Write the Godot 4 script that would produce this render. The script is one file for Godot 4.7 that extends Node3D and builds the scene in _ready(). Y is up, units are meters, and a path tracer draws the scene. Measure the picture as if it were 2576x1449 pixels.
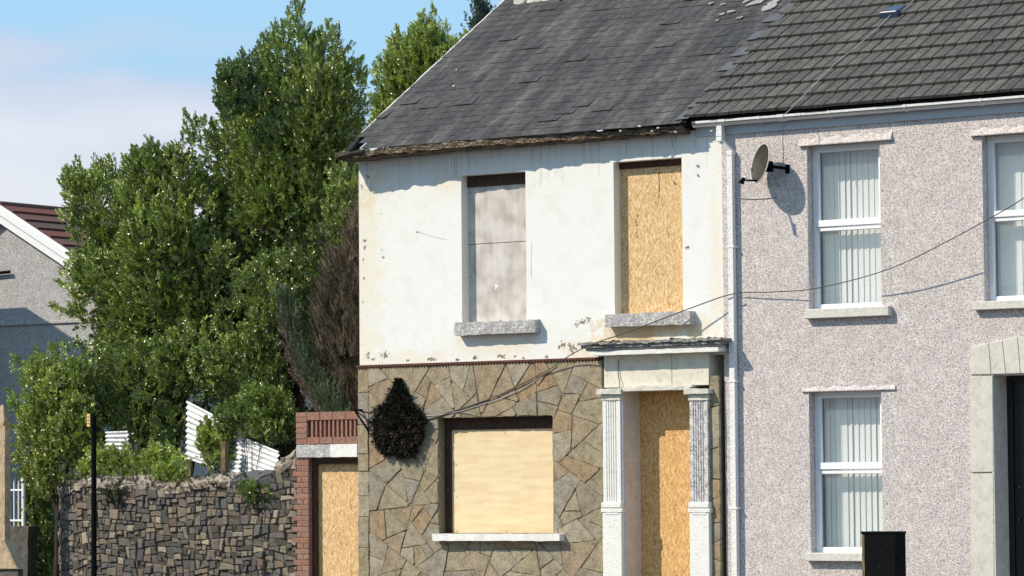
extends Node3D
# A boarded-up end house beside a pebbledashed house, with an overgrown side garden.
# x runs along the street front, y up, z out of the house fronts towards the street; the fronts lie near z = 0.

const F := 8500.0                 # focal length in units of a 2576 x 1449 picture
const YAW := 34.64
const PITCH := 3.38
const ROLL := -0.475
const EYE := Vector3(27.898, 1.6, 36.7125)
const SUN := Vector3(0.77, -1.13, -1.0)

var cam_basis: Basis
var M := {}
var counts := {}
var rng := RandomNumberGenerator.new()

# ---------------------------------------------------------------- mesh builder
class MB:
	var v := PackedVector3Array()
	var n := PackedVector3Array()
	var t := PackedVector2Array()
	var c := PackedColorArray()
	var col := Color(1, 1, 1)
	func uv_of(p: Vector3, m: Vector3) -> Vector2:
		var a := m.abs()
		if a.z >= a.x and a.z >= a.y: return Vector2(p.x, -p.y)
		if a.y >= a.x: return Vector2(p.x, p.z)
		return Vector2(p.z, -p.y)
	func tri(a: Vector3, b: Vector3, d: Vector3, out: Vector3) -> void:
		var m := (d - a).cross(b - a)
		if m.length_squared() < 1e-16: return
		m = m.normalized()
		if m.dot(out) < 0.0:
			var s := b; b = d; d = s
			m = -m
		for p in [a, b, d]:
			v.append(p); n.append(m); t.append(uv_of(p, m)); c.append(col)
	func quad(a: Vector3, b: Vector3, d: Vector3, e: Vector3, out: Vector3) -> void:
		tri(a, b, d, out); tri(a, d, e, out)
	func box(x0: float, x1: float, y0: float, y1: float, z0: float, z1: float, bevel := 0.0) -> void:
		hexa([Vector3(x0, y0, z0), Vector3(x1, y0, z0), Vector3(x1, y1, z0), Vector3(x0, y1, z0)], [Vector3(x0, y0, z1), Vector3(x1, y0, z1), Vector3(x1, y1, z1), Vector3(x0, y1, z1)], bevel)
	func hexa(k: Array, f: Array, bevel := 0.0) -> void:        # back ring, front ring; the front edges are chamfered
		var mid := Vector3.ZERO
		for p in k: mid += p / 8.0
		for p in f: mid += p / 8.0
		var g := f
		if bevel > 0.0:
			g = []
			var cf: Vector3 = (f[0] + f[1] + f[2] + f[3]) / 4.0
			var ck: Vector3 = (k[0] + k[1] + k[2] + k[3]) / 4.0
			var ff := []
			for i in 4:
				var p: Vector3 = f[i]
				var ex: Vector3 = (f[(i + 1) % 4] - p).normalized() + (f[(i + 3) % 4] - p).normalized()
				g.append(p + ex * bevel)
				ff.append(p + (ck - cf).normalized() * bevel)
			for i in 4:
				var j := (i + 1) % 4
				quad(ff[i], ff[j], g[j], g[i], (ff[i] + ff[j]) / 2.0 - mid)
			f = ff
		quad(g[0], g[1], g[2], g[3], g[0] + g[2] - mid * 2.0)
		quad(k[0], k[1], k[2], k[3], k[0] + k[2] - mid * 2.0)
		for i in 4:
			var j := (i + 1) % 4
			quad(k[i], k[j], f[j], f[i], (k[i] + k[j] + f[i] + f[j]) / 4.0 - mid)
	func slab(poly: PackedVector2Array, zb: float, zf: float, bevel: float, tilt := Vector2.ZERO) -> void:
		var ctr := Vector2.ZERO
		for p in poly: ctr += p / poly.size()
		var ins := PackedVector2Array()
		for p in poly: ins.append(p + (ctr - p).normalized() * bevel)
		var idx := Geometry2D.triangulate_polygon(ins)
		var zz := func(p: Vector2) -> float: return zf + (p - ctr).dot(tilt)
		for i in range(0, idx.size(), 3):
			var q := []
			for k in 3:
				var p := ins[idx[i + k]]
				q.append(Vector3(p.x, p.y, zz.call(p)))
			tri(q[0], q[1], q[2], Vector3(0, 0, 1))
		for i in poly.size():
			var j := (i + 1) % poly.size()
			var a := poly[i]
			var b := poly[j]
			var out := Vector3(b.y - a.y, a.x - b.x, 0)
			if out.dot(Vector3(a.x + b.x - ctr.x * 2.0, a.y + b.y - ctr.y * 2.0, 0)) < 0.0: out = -out
			var za: float = zz.call(a) - bevel
			var zb2: float = zz.call(b) - bevel
			quad(Vector3(a.x, a.y, za), Vector3(b.x, b.y, zb2), Vector3(ins[j].x, ins[j].y, zb2 + bevel), Vector3(ins[i].x, ins[i].y, za + bevel), out + Vector3(0, 0, 0.3))
			quad(Vector3(a.x, a.y, zb), Vector3(b.x, b.y, zb), Vector3(b.x, b.y, zb2), Vector3(a.x, a.y, za), out)
	func panel(x0: float, x1: float, y0: float, y1: float, z: float, holes: Array) -> void:     # a face towards +z with openings; a hole is [x0, x1, y0, y1, depth]
		var xs := [x0, x1]
		var ys := [y0, y1]
		for h in holes:
			for q in [h[0], h[1]]:
				if q > x0 and q < x1: xs.append(q)
			for q in [h[2], h[3]]:
				if q > y0 and q < y1: ys.append(q)
		xs.sort(); ys.sort()
		for i in xs.size() - 1:
			for j in ys.size() - 1:
				var m := Vector2((xs[i] + xs[i + 1]) / 2.0, (ys[j] + ys[j + 1]) / 2.0)
				var inside := false
				for h in holes:
					if m.x > h[0] and m.x < h[1] and m.y > h[2] and m.y < h[3]: inside = true
				if not inside and xs[i + 1] - xs[i] > 1e-5 and ys[j + 1] - ys[j] > 1e-5:
					quad(Vector3(xs[i], ys[j], z), Vector3(xs[i + 1], ys[j], z), Vector3(xs[i + 1], ys[j + 1], z), Vector3(xs[i], ys[j + 1], z), Vector3(0, 0, 1))
		for h in holes:
			var w: float = z - h[4]
			quad(Vector3(h[0], h[2], z), Vector3(h[0], h[3], z), Vector3(h[0], h[3], w), Vector3(h[0], h[2], w), Vector3(1, 0, 0))
			quad(Vector3(h[1], h[2], z), Vector3(h[1], h[3], z), Vector3(h[1], h[3], w), Vector3(h[1], h[2], w), Vector3(-1, 0, 0))
			quad(Vector3(h[0], h[3], z), Vector3(h[1], h[3], z), Vector3(h[1], h[3], w), Vector3(h[0], h[3], w), Vector3(0, -1, 0))
			quad(Vector3(h[0], h[2], z), Vector3(h[1], h[2], z), Vector3(h[1], h[2], w), Vector3(h[0], h[2], w), Vector3(0, 1, 0))
	func tube(pts: Array, radii: Array, sides := 8) -> void:     # smooth round tube through points
		var rings := []
		var ref := Vector3(0.13, 0.2, 1.0).normalized()
		for i in pts.size():
			var d: Vector3 = (pts[mini(i + 1, pts.size() - 1)] - pts[maxi(i - 1, 0)]).normalized()
			if absf(d.dot(ref)) > 0.95: ref = Vector3(1, 0.1, 0.2).normalized()
			var a := d.cross(ref).normalized()
			var b := d.cross(a)
			var ring := []
			for k in sides:
				var w := TAU * k / sides
				ring.append((a * cos(w) + b * sin(w)))
			rings.append(ring)
		for i in pts.size() - 1:
			for k in sides:
				var l := (k + 1) % sides
				smooth_quad(pts[i] + rings[i][k] * radii[i], pts[i] + rings[i][l] * radii[i], pts[i + 1] + rings[i + 1][l] * radii[i + 1], pts[i + 1] + rings[i + 1][k] * radii[i + 1], rings[i][k], rings[i][l], rings[i + 1][l], rings[i + 1][k])
		for e in [0, pts.size() - 1]:
			var out: Vector3 = (pts[0] - pts[1]) if e == 0 else (pts[e] - pts[e - 1])
			for k in range(1, sides - 1):
				tri(pts[e] + rings[e][0] * radii[e], pts[e] + rings[e][k] * radii[e], pts[e] + rings[e][k + 1] * radii[e], out)
	func smooth_quad(a: Vector3, b: Vector3, d: Vector3, e: Vector3, na: Vector3, nb: Vector3, nd: Vector3, ne: Vector3) -> void:
		var pa := [a, b, d, a, d, e]
		var pn := [na, nb, nd, na, nd, ne]
		var m := (d - a).cross(b - a)
		if m.dot(na + nd) < 0.0:
			pa = [a, d, b, a, e, d]
			pn = [na, nd, nb, na, ne, nd]
		for i in 6:
			v.append(pa[i]); n.append(pn[i]); t.append(uv_of(pa[i], pn[i])); c.append(col)
	func mesh() -> ArrayMesh:
		var arr := []
		arr.resize(Mesh.ARRAY_MAX)
		arr[Mesh.ARRAY_VERTEX] = v; arr[Mesh.ARRAY_NORMAL] = n; arr[Mesh.ARRAY_TEX_UV] = t; arr[Mesh.ARRAY_COLOR] = c
		var am := ArrayMesh.new()
		am.add_surface_from_arrays(Mesh.PRIMITIVE_TRIANGLES, arr)
		return am

# ---------------------------------------------------------------- placing
func ray(u: float, v: float) -> Vector3:
	return cam_basis * Vector3((u - 1288.0) / F, -(v - 724.5) / F, -1.0)
func P(u: float, v: float, z := 0.0) -> Vector3:          # the point at depth z that a picture position looks at
	var d := ray(u, v)
	return EYE + d * ((z - EYE.z) / d.z)
func hit(u: float, v: float, o: Vector3, nrm: Vector3) -> Vector3:
	var d := ray(u, v)
	return EYE + d * ((o - EYE).dot(nrm) / d.dot(nrm))
func rect(u0: float, v0: float, u1: float, v1: float, z := 0.0) -> Array:     # [x0, x1, y0, y1]
	var a := P(u0, v0, z)
	var b := P(u1, v1, z)
	return [a.x, b.x, b.y, a.y]

# ---------------------------------------------------------------- objects
func numbered(parent: Node, called: String) -> String:
	var key := str(parent.get_instance_id()) + called
	var k: int = counts.get(key, 0)
	counts[key] = k + 1
	return called if k == 0 else "%s_%03d" % [called, k]
func obj(called: String, m, material: Material, parent: Node = self) -> MeshInstance3D:
	var o := MeshInstance3D.new()
	o.name = numbered(parent, called)
	o.mesh = m.mesh() if m is MB else m
	o.material_override = material
	parent.add_child(o, true)
	return o
func thing(called: String, label: String, category: String, group := "") -> Node3D:
	var o := Node3D.new()
	o.name = numbered(self, called)
	add_child(o, true)
	return tag(o, label, category, group)
func tag(o: Node3D, label: String, category: String, group := "") -> Node3D:
	o.set_meta("label", label); o.set_meta("category", category)
	if group != "": o.set_meta("group", group)
	return o
func struct(called: String, m, material: Material) -> MeshInstance3D:
	var o := obj(called, m, material)
	o.set_meta("kind", "structure")
	return o
func group_node(called: String, parent: Node) -> Node3D:
	var o := Node3D.new()
	o.name = numbered(parent, called)
	parent.add_child(o, true)
	return o
func one_box(called: String, r: Array, z0: float, z1: float, material: Material, parent: Node, bevel := 0.004) -> MeshInstance3D:
	var m := MB.new()
	m.box(r[0], r[1], r[2], r[3], z0, z1, bevel)
	return obj(called, m, material, parent)
# a box broken into cells and roughened, for worn stone, crumbling plaster and rotten timber
func rough_box(m: MB, lo: Vector3, hi: Vector3, cell: float, amp: float, seed_value: int, freq := 6.0) -> void:
	var nz := FastNoiseLite.new()
	nz.seed = seed_value; nz.frequency = freq; nz.fractal_octaves = 3
	var size := hi - lo
	var mv := func(p: Vector3) -> Vector3:
		return p + Vector3(nz.get_noise_3d(p.x, p.y, p.z + 7.0), nz.get_noise_3d(p.x + 31.0, p.y, p.z), nz.get_noise_3d(p.x, p.y + 53.0, p.z)) * amp * 2.0
	for axis in 3:
		var u := (axis + 1) % 3
		var w := (axis + 2) % 3
		var nu := maxi(1, int(size[u] / cell))
		var nw := maxi(1, int(size[w] / cell))
		for side in 2:
			var out := Vector3.ZERO
			out[axis] = 1.0 if side == 1 else -1.0
			for i in nu:
				for j in nw:
					var q := []
					for k in [[0, 0], [1, 0], [1, 1], [0, 1]]:
						var p := lo
						p[axis] = hi[axis] if side == 1 else lo[axis]
						p[u] = lo[u] + size[u] * (i + k[0]) / nu
						p[w] = lo[w] + size[w] * (j + k[1]) / nw
						q.append(mv.call(p))
					m.quad(q[0], q[1], q[2], q[3], out)

# ---------------------------------------------------------------- textures
func noise_img(w: int, h: int, seed_value: int, freq: float, octaves := 4, seamless := true, kind := FastNoiseLite.TYPE_SIMPLEX_SMOOTH) -> PackedByteArray:
	var nz := FastNoiseLite.new()
	nz.noise_type = kind
	nz.seed = seed_value; nz.frequency = freq; nz.fractal_octaves = octaves
	var im := nz.get_seamless_image(w, h) if seamless else nz.get_image(w, h)
	im.convert(Image.FORMAT_L8)
	return im.get_data()
func stretched(w: int, h: int, sw: int, sh: int, seed_value: int, freq: float, octaves := 4) -> PackedByteArray:
	var nz := FastNoiseLite.new()
	nz.noise_type = FastNoiseLite.TYPE_SIMPLEX_SMOOTH
	nz.seed = seed_value; nz.frequency = freq; nz.fractal_octaves = octaves
	var im := nz.get_seamless_image(sw, sh)
	im.convert(Image.FORMAT_L8)
	im.resize(w, h, Image.INTERPOLATE_CUBIC)
	return im.get_data()
func ramp_tex(w: int, h: int, layers: Array, weights: Array, stops: Array, grain := 0.0) -> ImageTexture:   # layers of bytes summed by weight, then looked up in colour stops [[t, Color], ...]
	var lut := []
	for i in 256:
		var t := i / 255.0
		var c: Color = stops[0][1]
		for k in stops.size() - 1:
			if t >= stops[k][0]: c = (stops[k][1] as Color).lerp(stops[k + 1][1], clampf((t - stops[k][0]) / (stops[k + 1][0] - stops[k][0]), 0.0, 1.0))
		lut.append(c)
	var data := PackedByteArray()
	data.resize(w * h * 3)
	var total := 0.0
	for q in weights: total += q
	var ws := []
	for q in weights: ws.append(q / total)
	for i in w * h:
		var s := 0.0
		for k in layers.size(): s += layers[k][i] * ws[k]
		if grain > 0.0: s += (rng.randf() - 0.5) * grain * 255.0
		var c: Color = lut[clampi(int((s - 127.5) * 1.5 + 127.5), 0, 255)]
		data[i * 3] = int(c.r * 255.0); data[i * 3 + 1] = int(c.g * 255.0); data[i * 3 + 2] = int(c.b * 255.0)
	var im := Image.create_from_data(w, h, false, Image.FORMAT_RGB8, data)
	im.generate_mipmaps()
	return ImageTexture.create_from_image(im)
func grey_tex(w: int, h: int, data: PackedByteArray) -> ImageTexture:
	return ImageTexture.create_from_image(Image.create_from_data(w, h, false, Image.FORMAT_L8, data))
func rgb(r: int, g: int, b: int) -> Color:
	return Color(r / 255.0, g / 255.0, b / 255.0)
func mat(color: Color, rough := 0.9, tex: Texture2D = null, scale := 1.0, bump: Texture2D = null, relief := 0.0, triplanar := false) -> StandardMaterial3D:
	var s := StandardMaterial3D.new()
	s.albedo_color = color; s.roughness = rough
	if tex: s.albedo_texture = tex
	s.uv1_scale = Vector3(scale, scale, scale)
	if triplanar:
		s.uv1_triplanar = true; s.uv1_world_triplanar = true
	if bump:
		s.heightmap_enabled = true; s.heightmap_texture = bump; s.heightmap_scale = relief
	return s

# ---------------------------------------------------------------- start
func _ready() -> void:
	rng.seed = 20240
	set_camera()
	set_sky()
	make_materials()
	make_ground()
	make_derelict_house()
	make_tiled_house()
	make_garden_wall()
	make_gateway()
	make_far_house()
	make_street_things()
	make_cables()
	make_greenery()

func set_camera() -> void:
	var yaw := deg_to_rad(YAW)
	cam_basis = Basis(Vector3.UP, yaw) * Basis(Vector3.RIGHT, deg_to_rad(PITCH)) * Basis(Vector3.BACK, deg_to_rad(ROLL))
	var cam := Camera3D.new()
	cam.name = "camera"
	cam.transform = Transform3D(cam_basis, EYE)
	cam.fov = rad_to_deg(2.0 * atan(724.5 / F))
	cam.near = 0.5
	cam.far = 2000.0
	cam.current = true
	add_child(cam)

func set_sky() -> void:
	var w := 2048
	var h := 1024
	var big := stretched(w, h, 1024, 2048, 5, 0.030, 4)
	var small := stretched(w, h, 1024, 2048, 9, 0.075, 4)
	var data := PackedByteArray()
	data.resize(w * h * 3)
	data.fill(126)
	for j in h / 2 + 2:
		var el := 90.0 - (j + 0.5) * 180.0 / h
		var blue := rgb(171, 216, 248).lerp(rgb(150, 196, 245), smoothstep(8.0, 55.0, el))
		var bank := rgb(227, 233, 242).lerp(rgb(199, 213, 236), smoothstep(4.6, 7.2, el))
		for i in w:
			var nz := (big[j * w + i] - 127.0) / 127.0 * 0.5 + (small[j * w + i] - 127.0) / 127.0 * 0.5
			var c := blue.lerp(bank, smoothstep(7.9, 6.3, el + nz * 2.6))
			c = c.lerp(rgb(238, 241, 246), smoothstep(-0.1, 0.45, -nz) * smoothstep(8.0, 5.5, el) * 0.7)
			var puff := smoothstep(0.25, 0.8, nz) * smoothstep(10.0, 25.0, el) * 0.7
			c = c.lerp(rgb(246, 248, 250), puff)
			var k := (j * w + i) * 3
			data[k] = int(c.r * 255.0); data[k + 1] = int(c.g * 255.0); data[k + 2] = int(c.b * 255.0)
	var pano := PanoramaSkyMaterial.new()
	pano.panorama = ImageTexture.create_from_image(Image.create_from_data(w, h, false, Image.FORMAT_RGB8, data))
	pano.energy_multiplier = 0.9
	var sky := Sky.new()
	sky.sky_material = pano
	var env := Environment.new()
	env.background_mode = Environment.BG_SKY
	env.sky = sky
	env.tonemap_mode = Environment.TONE_MAPPER_LINEAR
	env.tonemap_exposure = 1.12
	env.sdfgi_enabled = true; env.ssao_enabled = true; env.ssil_enabled = true
	var we := WorldEnvironment.new()
	we.name = "world_environment"
	we.environment = env
	add_child(we)
	var sun := DirectionalLight3D.new()
	sun.name = "sun"
	sun.light_energy = 1.35
	sun.light_color = Color(1.0, 0.955, 0.88)
	sun.light_angular_distance = 0.5
	sun.shadow_enabled = true
	add_child(sun)
	sun.look_at_from_position(Vector3.ZERO, SUN, Vector3.UP)

# ---------------------------------------------------------------- materials
func make_materials() -> void:
	var n_fine := noise_img(512, 512, 11, 0.03, 5)
	var n_coarse := noise_img(512, 512, 12, 0.008, 4)
	var n_grain := noise_img(512, 512, 13, 0.15, 3)
	var bump_fine := grey_tex(512, 512, n_fine)
	var bump_grain := grey_tex(512, 512, n_grain)
	M.bump_fine = bump_fine
	M.bump_grain = bump_grain
	var stone_tex := ramp_tex(512, 512, [n_fine, n_coarse, n_grain], [0.35, 0.45, 0.2], [[0.0, rgb(168, 156, 142)], [0.35, rgb(212, 204, 190)], [0.65, rgb(234, 228, 217)], [1.0, rgb(255, 243, 220)]], 0.06)
	M.stone_tex = stone_tex
	var soft_tex := ramp_tex(512, 512, [n_fine, n_coarse, n_grain], [0.4, 0.4, 0.2], [[0.0, rgb(214, 210, 204)], [0.4, rgb(236, 234, 230)], [1.0, rgb(255, 253, 249)]], 0.04)
	# cladding stone: warm tans, olive, grey-mauve
	M.stones = []
	for c in [rgb(174, 165, 146), rgb(168, 156, 134), rgb(172, 157, 135), rgb(166, 161, 149), rgb(180, 173, 158), rgb(165, 161, 155), rgb(172, 164, 142), rgb(164, 156, 136), rgb(175, 164, 144), rgb(170, 162, 146), rgb(175, 154, 128), rgb(160, 153, 141)]:
		M.stones.append(mat(c, 0.85, stone_tex, 1.2, bump_fine, 0.45, true))
	M.mortar = mat(rgb(156, 147, 129), 1.0, stone_tex, 3.0, bump_grain, 0.4, true)
	M.rubble = []
	for c in [rgb(112, 110, 110), rgb(134, 127, 120), rgb(150, 139, 127), rgb(124, 119, 119), rgb(100, 99, 102), rgb(160, 150, 136), rgb(136, 121, 114), rgb(184, 176, 164), rgb(108, 106, 104), rgb(126, 122, 118), rgb(114, 112, 108)]:
		M.rubble.append(mat(c, 0.95, stone_tex, 3.0, bump_fine, 0.8, true))
	M.rubble_mortar = mat(rgb(112, 105, 96), 1.0, stone_tex, 4.0, bump_grain, 1.0, true)
	M.coping = mat(rgb(196, 186, 176), 0.95, ramp_tex(512, 512, [n_fine, n_coarse, n_grain], [0.4, 0.4, 0.3], [[0.0, rgb(116, 112, 84)], [0.4, rgb(180, 172, 160)], [0.6, rgb(214, 208, 202)], [1.0, rgb(250, 244, 236)]], 0.1), 1.2, bump_fine, 1.2, true)
	# pebbledash: thrown chips of pale, pink, grey and dark stone in a mortar bed, 2.2 m to the repeat
	var w := 1024
	var pd := PackedByteArray()
	pd.resize(w * w * 3)
	var hb := PackedByteArray()
	hb.resize(w * w)
	var pn3 := noise_img(w, w, 23, 0.006, 3)
	for i in w * w:
		pd[i * 3] = 178; pd[i * 3 + 1] = 167; pd[i * 3 + 2] = 165
		hb[i] = 60
	var pr := RandomNumberGenerator.new()
	pr.seed = 222
	var chips := [rgb(220, 211, 207), rgb(230, 222, 217), rgb(214, 200, 196), rgb(206, 197, 193), rgb(240, 234, 229), rgb(222, 206, 201), rgb(178, 167, 163), rgb(212, 205, 200), rgb(226, 217, 208)]
	for q in 46000:
		var cx := pr.randi() % w
		var cy := pr.randi() % w
		var ra := pr.randf_range(2.0, 4.6)
		var sq := pr.randf_range(0.55, 1.0)
		var an := pr.randf() * PI
		var ca := cos(an)
		var sa := sin(an)
		var c: Color = chips[pr.randi() % chips.size()]
		if pr.randf() < 0.04: c = rgb(128, 118, 115)
		var v := pr.randf_range(0.95, 1.04)
		var cr := clampi(int(c.r * v * 255.0), 0, 255)
		var cg := clampi(int(c.g * v * 255.0), 0, 255)
		var cb := clampi(int(c.b * v * 255.0), 0, 255)
		var k := int(ra) + 1
		for dy in range(-k, k + 1):
			for dx in range(-k, k + 1):
				var ex := (dx * ca + dy * sa) / ra
				var ey := (dy * ca - dx * sa) / (ra * sq)
				var e := ex * ex + ey * ey
				if e < 1.0:
					var i := posmod(cy + dy, w) * w + posmod(cx + dx, w)
					pd[i * 3] = cr; pd[i * 3 + 1] = cg; pd[i * 3 + 2] = cb
					hb[i] = int(120.0 + 135.0 * (1.0 - e))
	for i in w * w:
		var f := 0.955 + 0.075 * pn3[i] / 255.0
		pd[i * 3] = mini(255, int(pd[i * 3] * f)); pd[i * 3 + 1] = mini(255, int(pd[i * 3 + 1] * f)); pd[i * 3 + 2] = mini(255, int(pd[i * 3 + 2] * f))
	var pim := Image.create_from_data(w, w, false, Image.FORMAT_RGB8, pd)
	var ptex := ImageTexture.create_from_image(pim)
	M.pebbledash = mat(Color.WHITE, 0.95, ptex, 0.52, grey_tex(w, w, hb), 0.45, true)
	M.pebble_far = mat(rgb(228, 235, 236), 0.95, ptex, 0.5, grey_tex(w, w, hb), 0.6, true)
	# slates under an old coating, streaked down the slope (v runs down the slope)
	var st := stretched(1024, 1024, 1024, 180, 31, 0.025, 5)
	var st2 := stretched(1024, 1024, 512, 256, 32, 0.02, 4)
	var st3 := noise_img(1024, 1024, 33, 0.05, 4)
	M.slate_tex = ramp_tex(1024, 1024, [st, st2, st3], [0.4, 0.35, 0.35], [[0.0, rgb(36, 35, 34)], [0.4, rgb(58, 56, 55)], [0.6, rgb(74, 71, 69)], [1.0, rgb(108, 103, 99)]], 0.14)
	M.slates = []
	for q in [1.0, 0.97, 1.02, 0.985]:
		var s := mat(Color(q, q * 0.985, q * 0.965), 0.82, M.slate_tex, 0.16, grey_tex(1024, 1024, st3), 0.25)
		M.slates.append(s)
	M.new_slate = mat(rgb(98, 100, 108), 0.7, stone_tex, 1.0, bump_fine, 0.1, true)
	M.felt_pale = mat(rgb(176, 172, 176), 0.9, stone_tex, 2.0, bump_fine, 0.3, true)
	M.felt_dark = mat(rgb(30, 29, 29), 1.0)
	# concrete roof tiles
	var tt := noise_img(512, 512, 41, 0.12, 3)
	var tl := noise_img(512, 512, 42, 0.012, 4)
	var tile_tex := ramp_tex(512, 512, [tt, tl], [0.45, 0.55], [[0.0, rgb(60, 57, 54)], [0.4, rgb(80, 77, 73)], [0.62, rgb(92, 88, 83)], [0.8, rgb(106, 102, 90)], [1.0, rgb(136, 130, 120)]], 0.22)
	M.tiles = []
	for c in [rgb(240, 240, 238), rgb(224, 222, 220), rgb(255, 252, 246), rgb(232, 230, 224)]:
		M.tiles.append(mat(c, 0.9, tile_tex, 1.1, bump_grain, 0.25, true))
	M.tile_red = []
	for c in [rgb(128, 74, 62), rgb(118, 80, 70), rgb(104, 78, 70)]:
		M.tile_red.append(mat(c, 0.9, stone_tex, 2.0, bump_fine, 0.3, true))
	# render, paint, plastic
	M.white_stone = mat(rgb(222, 219, 210), 0.85, soft_tex, 1.6, bump_fine, 0.25, true)
	M.old_paint = mat(Color.WHITE, 0.8, ramp_tex(512, 512, [n_fine, n_coarse, n_grain], [0.4, 0.2, 0.5], [[0.0, rgb(120, 110, 104)], [0.14, rgb(170, 162, 154)], [0.2, rgb(224, 221, 214)], [1.0, rgb(240, 238, 233)]], 0.02), 1.4, bump_fine, 0.25, true)
	M.flaked_paint = mat(Color.WHITE, 0.85, ramp_tex(512, 512, [n_fine, n_coarse, n_grain], [0.5, 0.3, 0.4], [[0.0, rgb(96, 88, 88)], [0.36, rgb(146, 137, 136)], [0.48, rgb(210, 206, 202)], [1.0, rgb(236, 234, 228)]], 0.05), 2.2, bump_fine, 0.3, true)
	M.cream_panel = mat(rgb(232, 227, 214), 0.75, soft_tex, 0.7, null, 0.0, true)
	M.jamb_paint = mat(rgb(222, 214, 206), 0.7, soft_tex, 0.8, null, 0.0, true)
	M.sill_grey = mat(Color.WHITE, 0.95, ramp_tex(512, 512, [n_fine, n_coarse, n_grain], [0.5, 0.3, 0.4], [[0.0, rgb(122, 118, 116)], [0.4, rgb(166, 163, 162)], [0.62, rgb(186, 183, 180)], [0.76, rgb(222, 218, 208)], [1.0, rgb(240, 236, 226)]], 0.05), 1.5, bump_fine, 0.7, true)
	M.sooty = mat(Color.WHITE, 0.95, ramp_tex(512, 512, [n_fine, n_coarse, n_grain], [0.5, 0.25, 0.5], [[0.0, rgb(40, 40, 38)], [0.36, rgb(84, 82, 78)], [0.5, rgb(138, 135, 128)], [0.64, rgb(192, 189, 180)], [1.0, rgb(228, 224, 216)]], 0.10), 1.8, bump_fine, 0.8, true)
	M.upvc = mat(rgb(240, 240, 240), 0.35)
	M.gutter = mat(Color.WHITE, 0.45, ramp_tex(512, 512, [n_fine, n_coarse, n_grain], [0.5, 0.1, 0.5], [[0.0, rgb(110, 106, 100)], [0.24, rgb(176, 172, 166)], [0.4, rgb(232, 230, 226)], [1.0, rgb(246, 246, 244)]], 0.05), 2.6, null, 0.0, true)
	M.concrete_white = mat(rgb(222, 219, 212), 0.9, soft_tex, 1.2, bump_fine, 0.3, true)
	M.surround = mat(rgb(220, 217, 208), 0.85, soft_tex, 0.9, bump_grain, 0.1, true)
	var rot := stretched(512, 512, 128, 512, 51, 0.03, 4)
	M.rotten = mat(Color.WHITE, 0.95, ramp_tex(512, 512, [rot, n_fine, n_grain], [0.5, 0.4, 0.2], [[0.0, rgb(30, 27, 25)], [0.35, rgb(66, 58, 50)], [0.55, rgb(104, 88, 68)], [0.75, rgb(142, 124, 98)], [1.0, rgb(212, 206, 194)]], 0.12), 1.8, bump_fine, 1.0, true)
	M.timber = mat(rgb(150, 132, 106), 0.95, ramp_tex(512, 512, [stretched(512, 512, 512, 96, 53, 0.04, 4), n_grain], [0.7, 0.3], [[0.0, rgb(120, 112, 100)], [1.0, rgb(255, 250, 236)]], 0.05), 1.5, bump_fine, 0.4, true)
	M.dark_brown = mat(rgb(92, 64, 48), 0.8, ramp_tex(512, 512, [stretched(512, 512, 512, 96, 57, 0.04, 4), n_grain], [0.7, 0.3], [[0.0, rgb(120, 112, 104)], [1.0, rgb(255, 250, 240)]], 0.05), 1.5, null, 0.0, true)  # dark brown for the painted recess shade, and for the board split
	M.black_timber = mat(rgb(40, 36, 33), 0.9)
	M.moss = mat(rgb(84, 84, 52), 1.0, stone_tex, 4.0, bump_grain, 1.5, true)
	# boards
	M.osb_tex = osb_texture()
	M.osb = mat(rgb(252, 246, 234), 0.7, M.osb_tex, 1.0 / 0.9)
	M.osb_warm = mat(rgb(250, 230, 196), 0.7, M.osb_tex, 1.0 / 0.9)
	M.osb_warm.uv1_offset = Vector3(0.37, 0.61, 0)
	M.osb_pale = mat(rgb(255, 246, 232), 0.75, M.osb_tex, 1.0 / 0.9)
	M.osb_pale.uv1_offset = Vector3(0.71, 0.13, 0)
	var ply := stretched(512, 512, 64, 512, 61, 0.03, 4)
	M.ply = mat(Color.WHITE, 0.75, ramp_tex(512, 512, [ply, n_coarse, n_grain], [0.5, 0.25, 0.2], [[0.0, rgb(220, 193, 150)], [0.4, rgb(228, 204, 161)], [0.6, rgb(232, 209, 167)], [1.0, rgb(238, 218, 179)]], 0.03), 0.6)
	var ply2 := stretched(512, 512, 512, 80, 62, 0.03, 5)
	M.grey_ply = mat(Color.WHITE, 0.85, ramp_tex(512, 512, [ply2, n_coarse, n_grain], [0.22, 0.6, 0.1], [[0.0, rgb(172, 162, 154)], [0.4, rgb(193, 185, 178)], [0.6, rgb(203, 196, 190)], [1.0, rgb(214, 209, 203)]], 0.02), 0.6)
	# brick
	M.bricks = []
	for c in [rgb(174, 132, 120), rgb(168, 126, 114), rgb(180, 140, 128), rgb(170, 134, 123), rgb(176, 130, 114), rgb(164, 132, 122)]:
		M.bricks.append(mat(c, 0.92, stone_tex, 4.0, bump_fine, 0.4, true))
	M.brick_mortar = mat(rgb(166, 134, 123), 1.0, stone_tex, 4.0, bump_grain, 0.3, true)
	# metal, glass, plants
	M.black_metal = mat(rgb(20, 20, 21), 0.55)
	M.rusty = mat(rgb(104, 66, 54), 0.9, stone_tex, 4.0, null, 0.0, true)
	M.dish_grey = mat(Color.WHITE, 0.6, ramp_tex(512, 512, [n_fine, n_coarse], [0.5, 0.5], [[0.0, rgb(28, 24, 19)], [0.5, rgb(50, 42, 32)], [1.0, rgb(78, 68, 54)]], 0.04), 2.0, null, 0.0, true)
	M.dish_rim = mat(rgb(196, 194, 190), 0.5)
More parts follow.
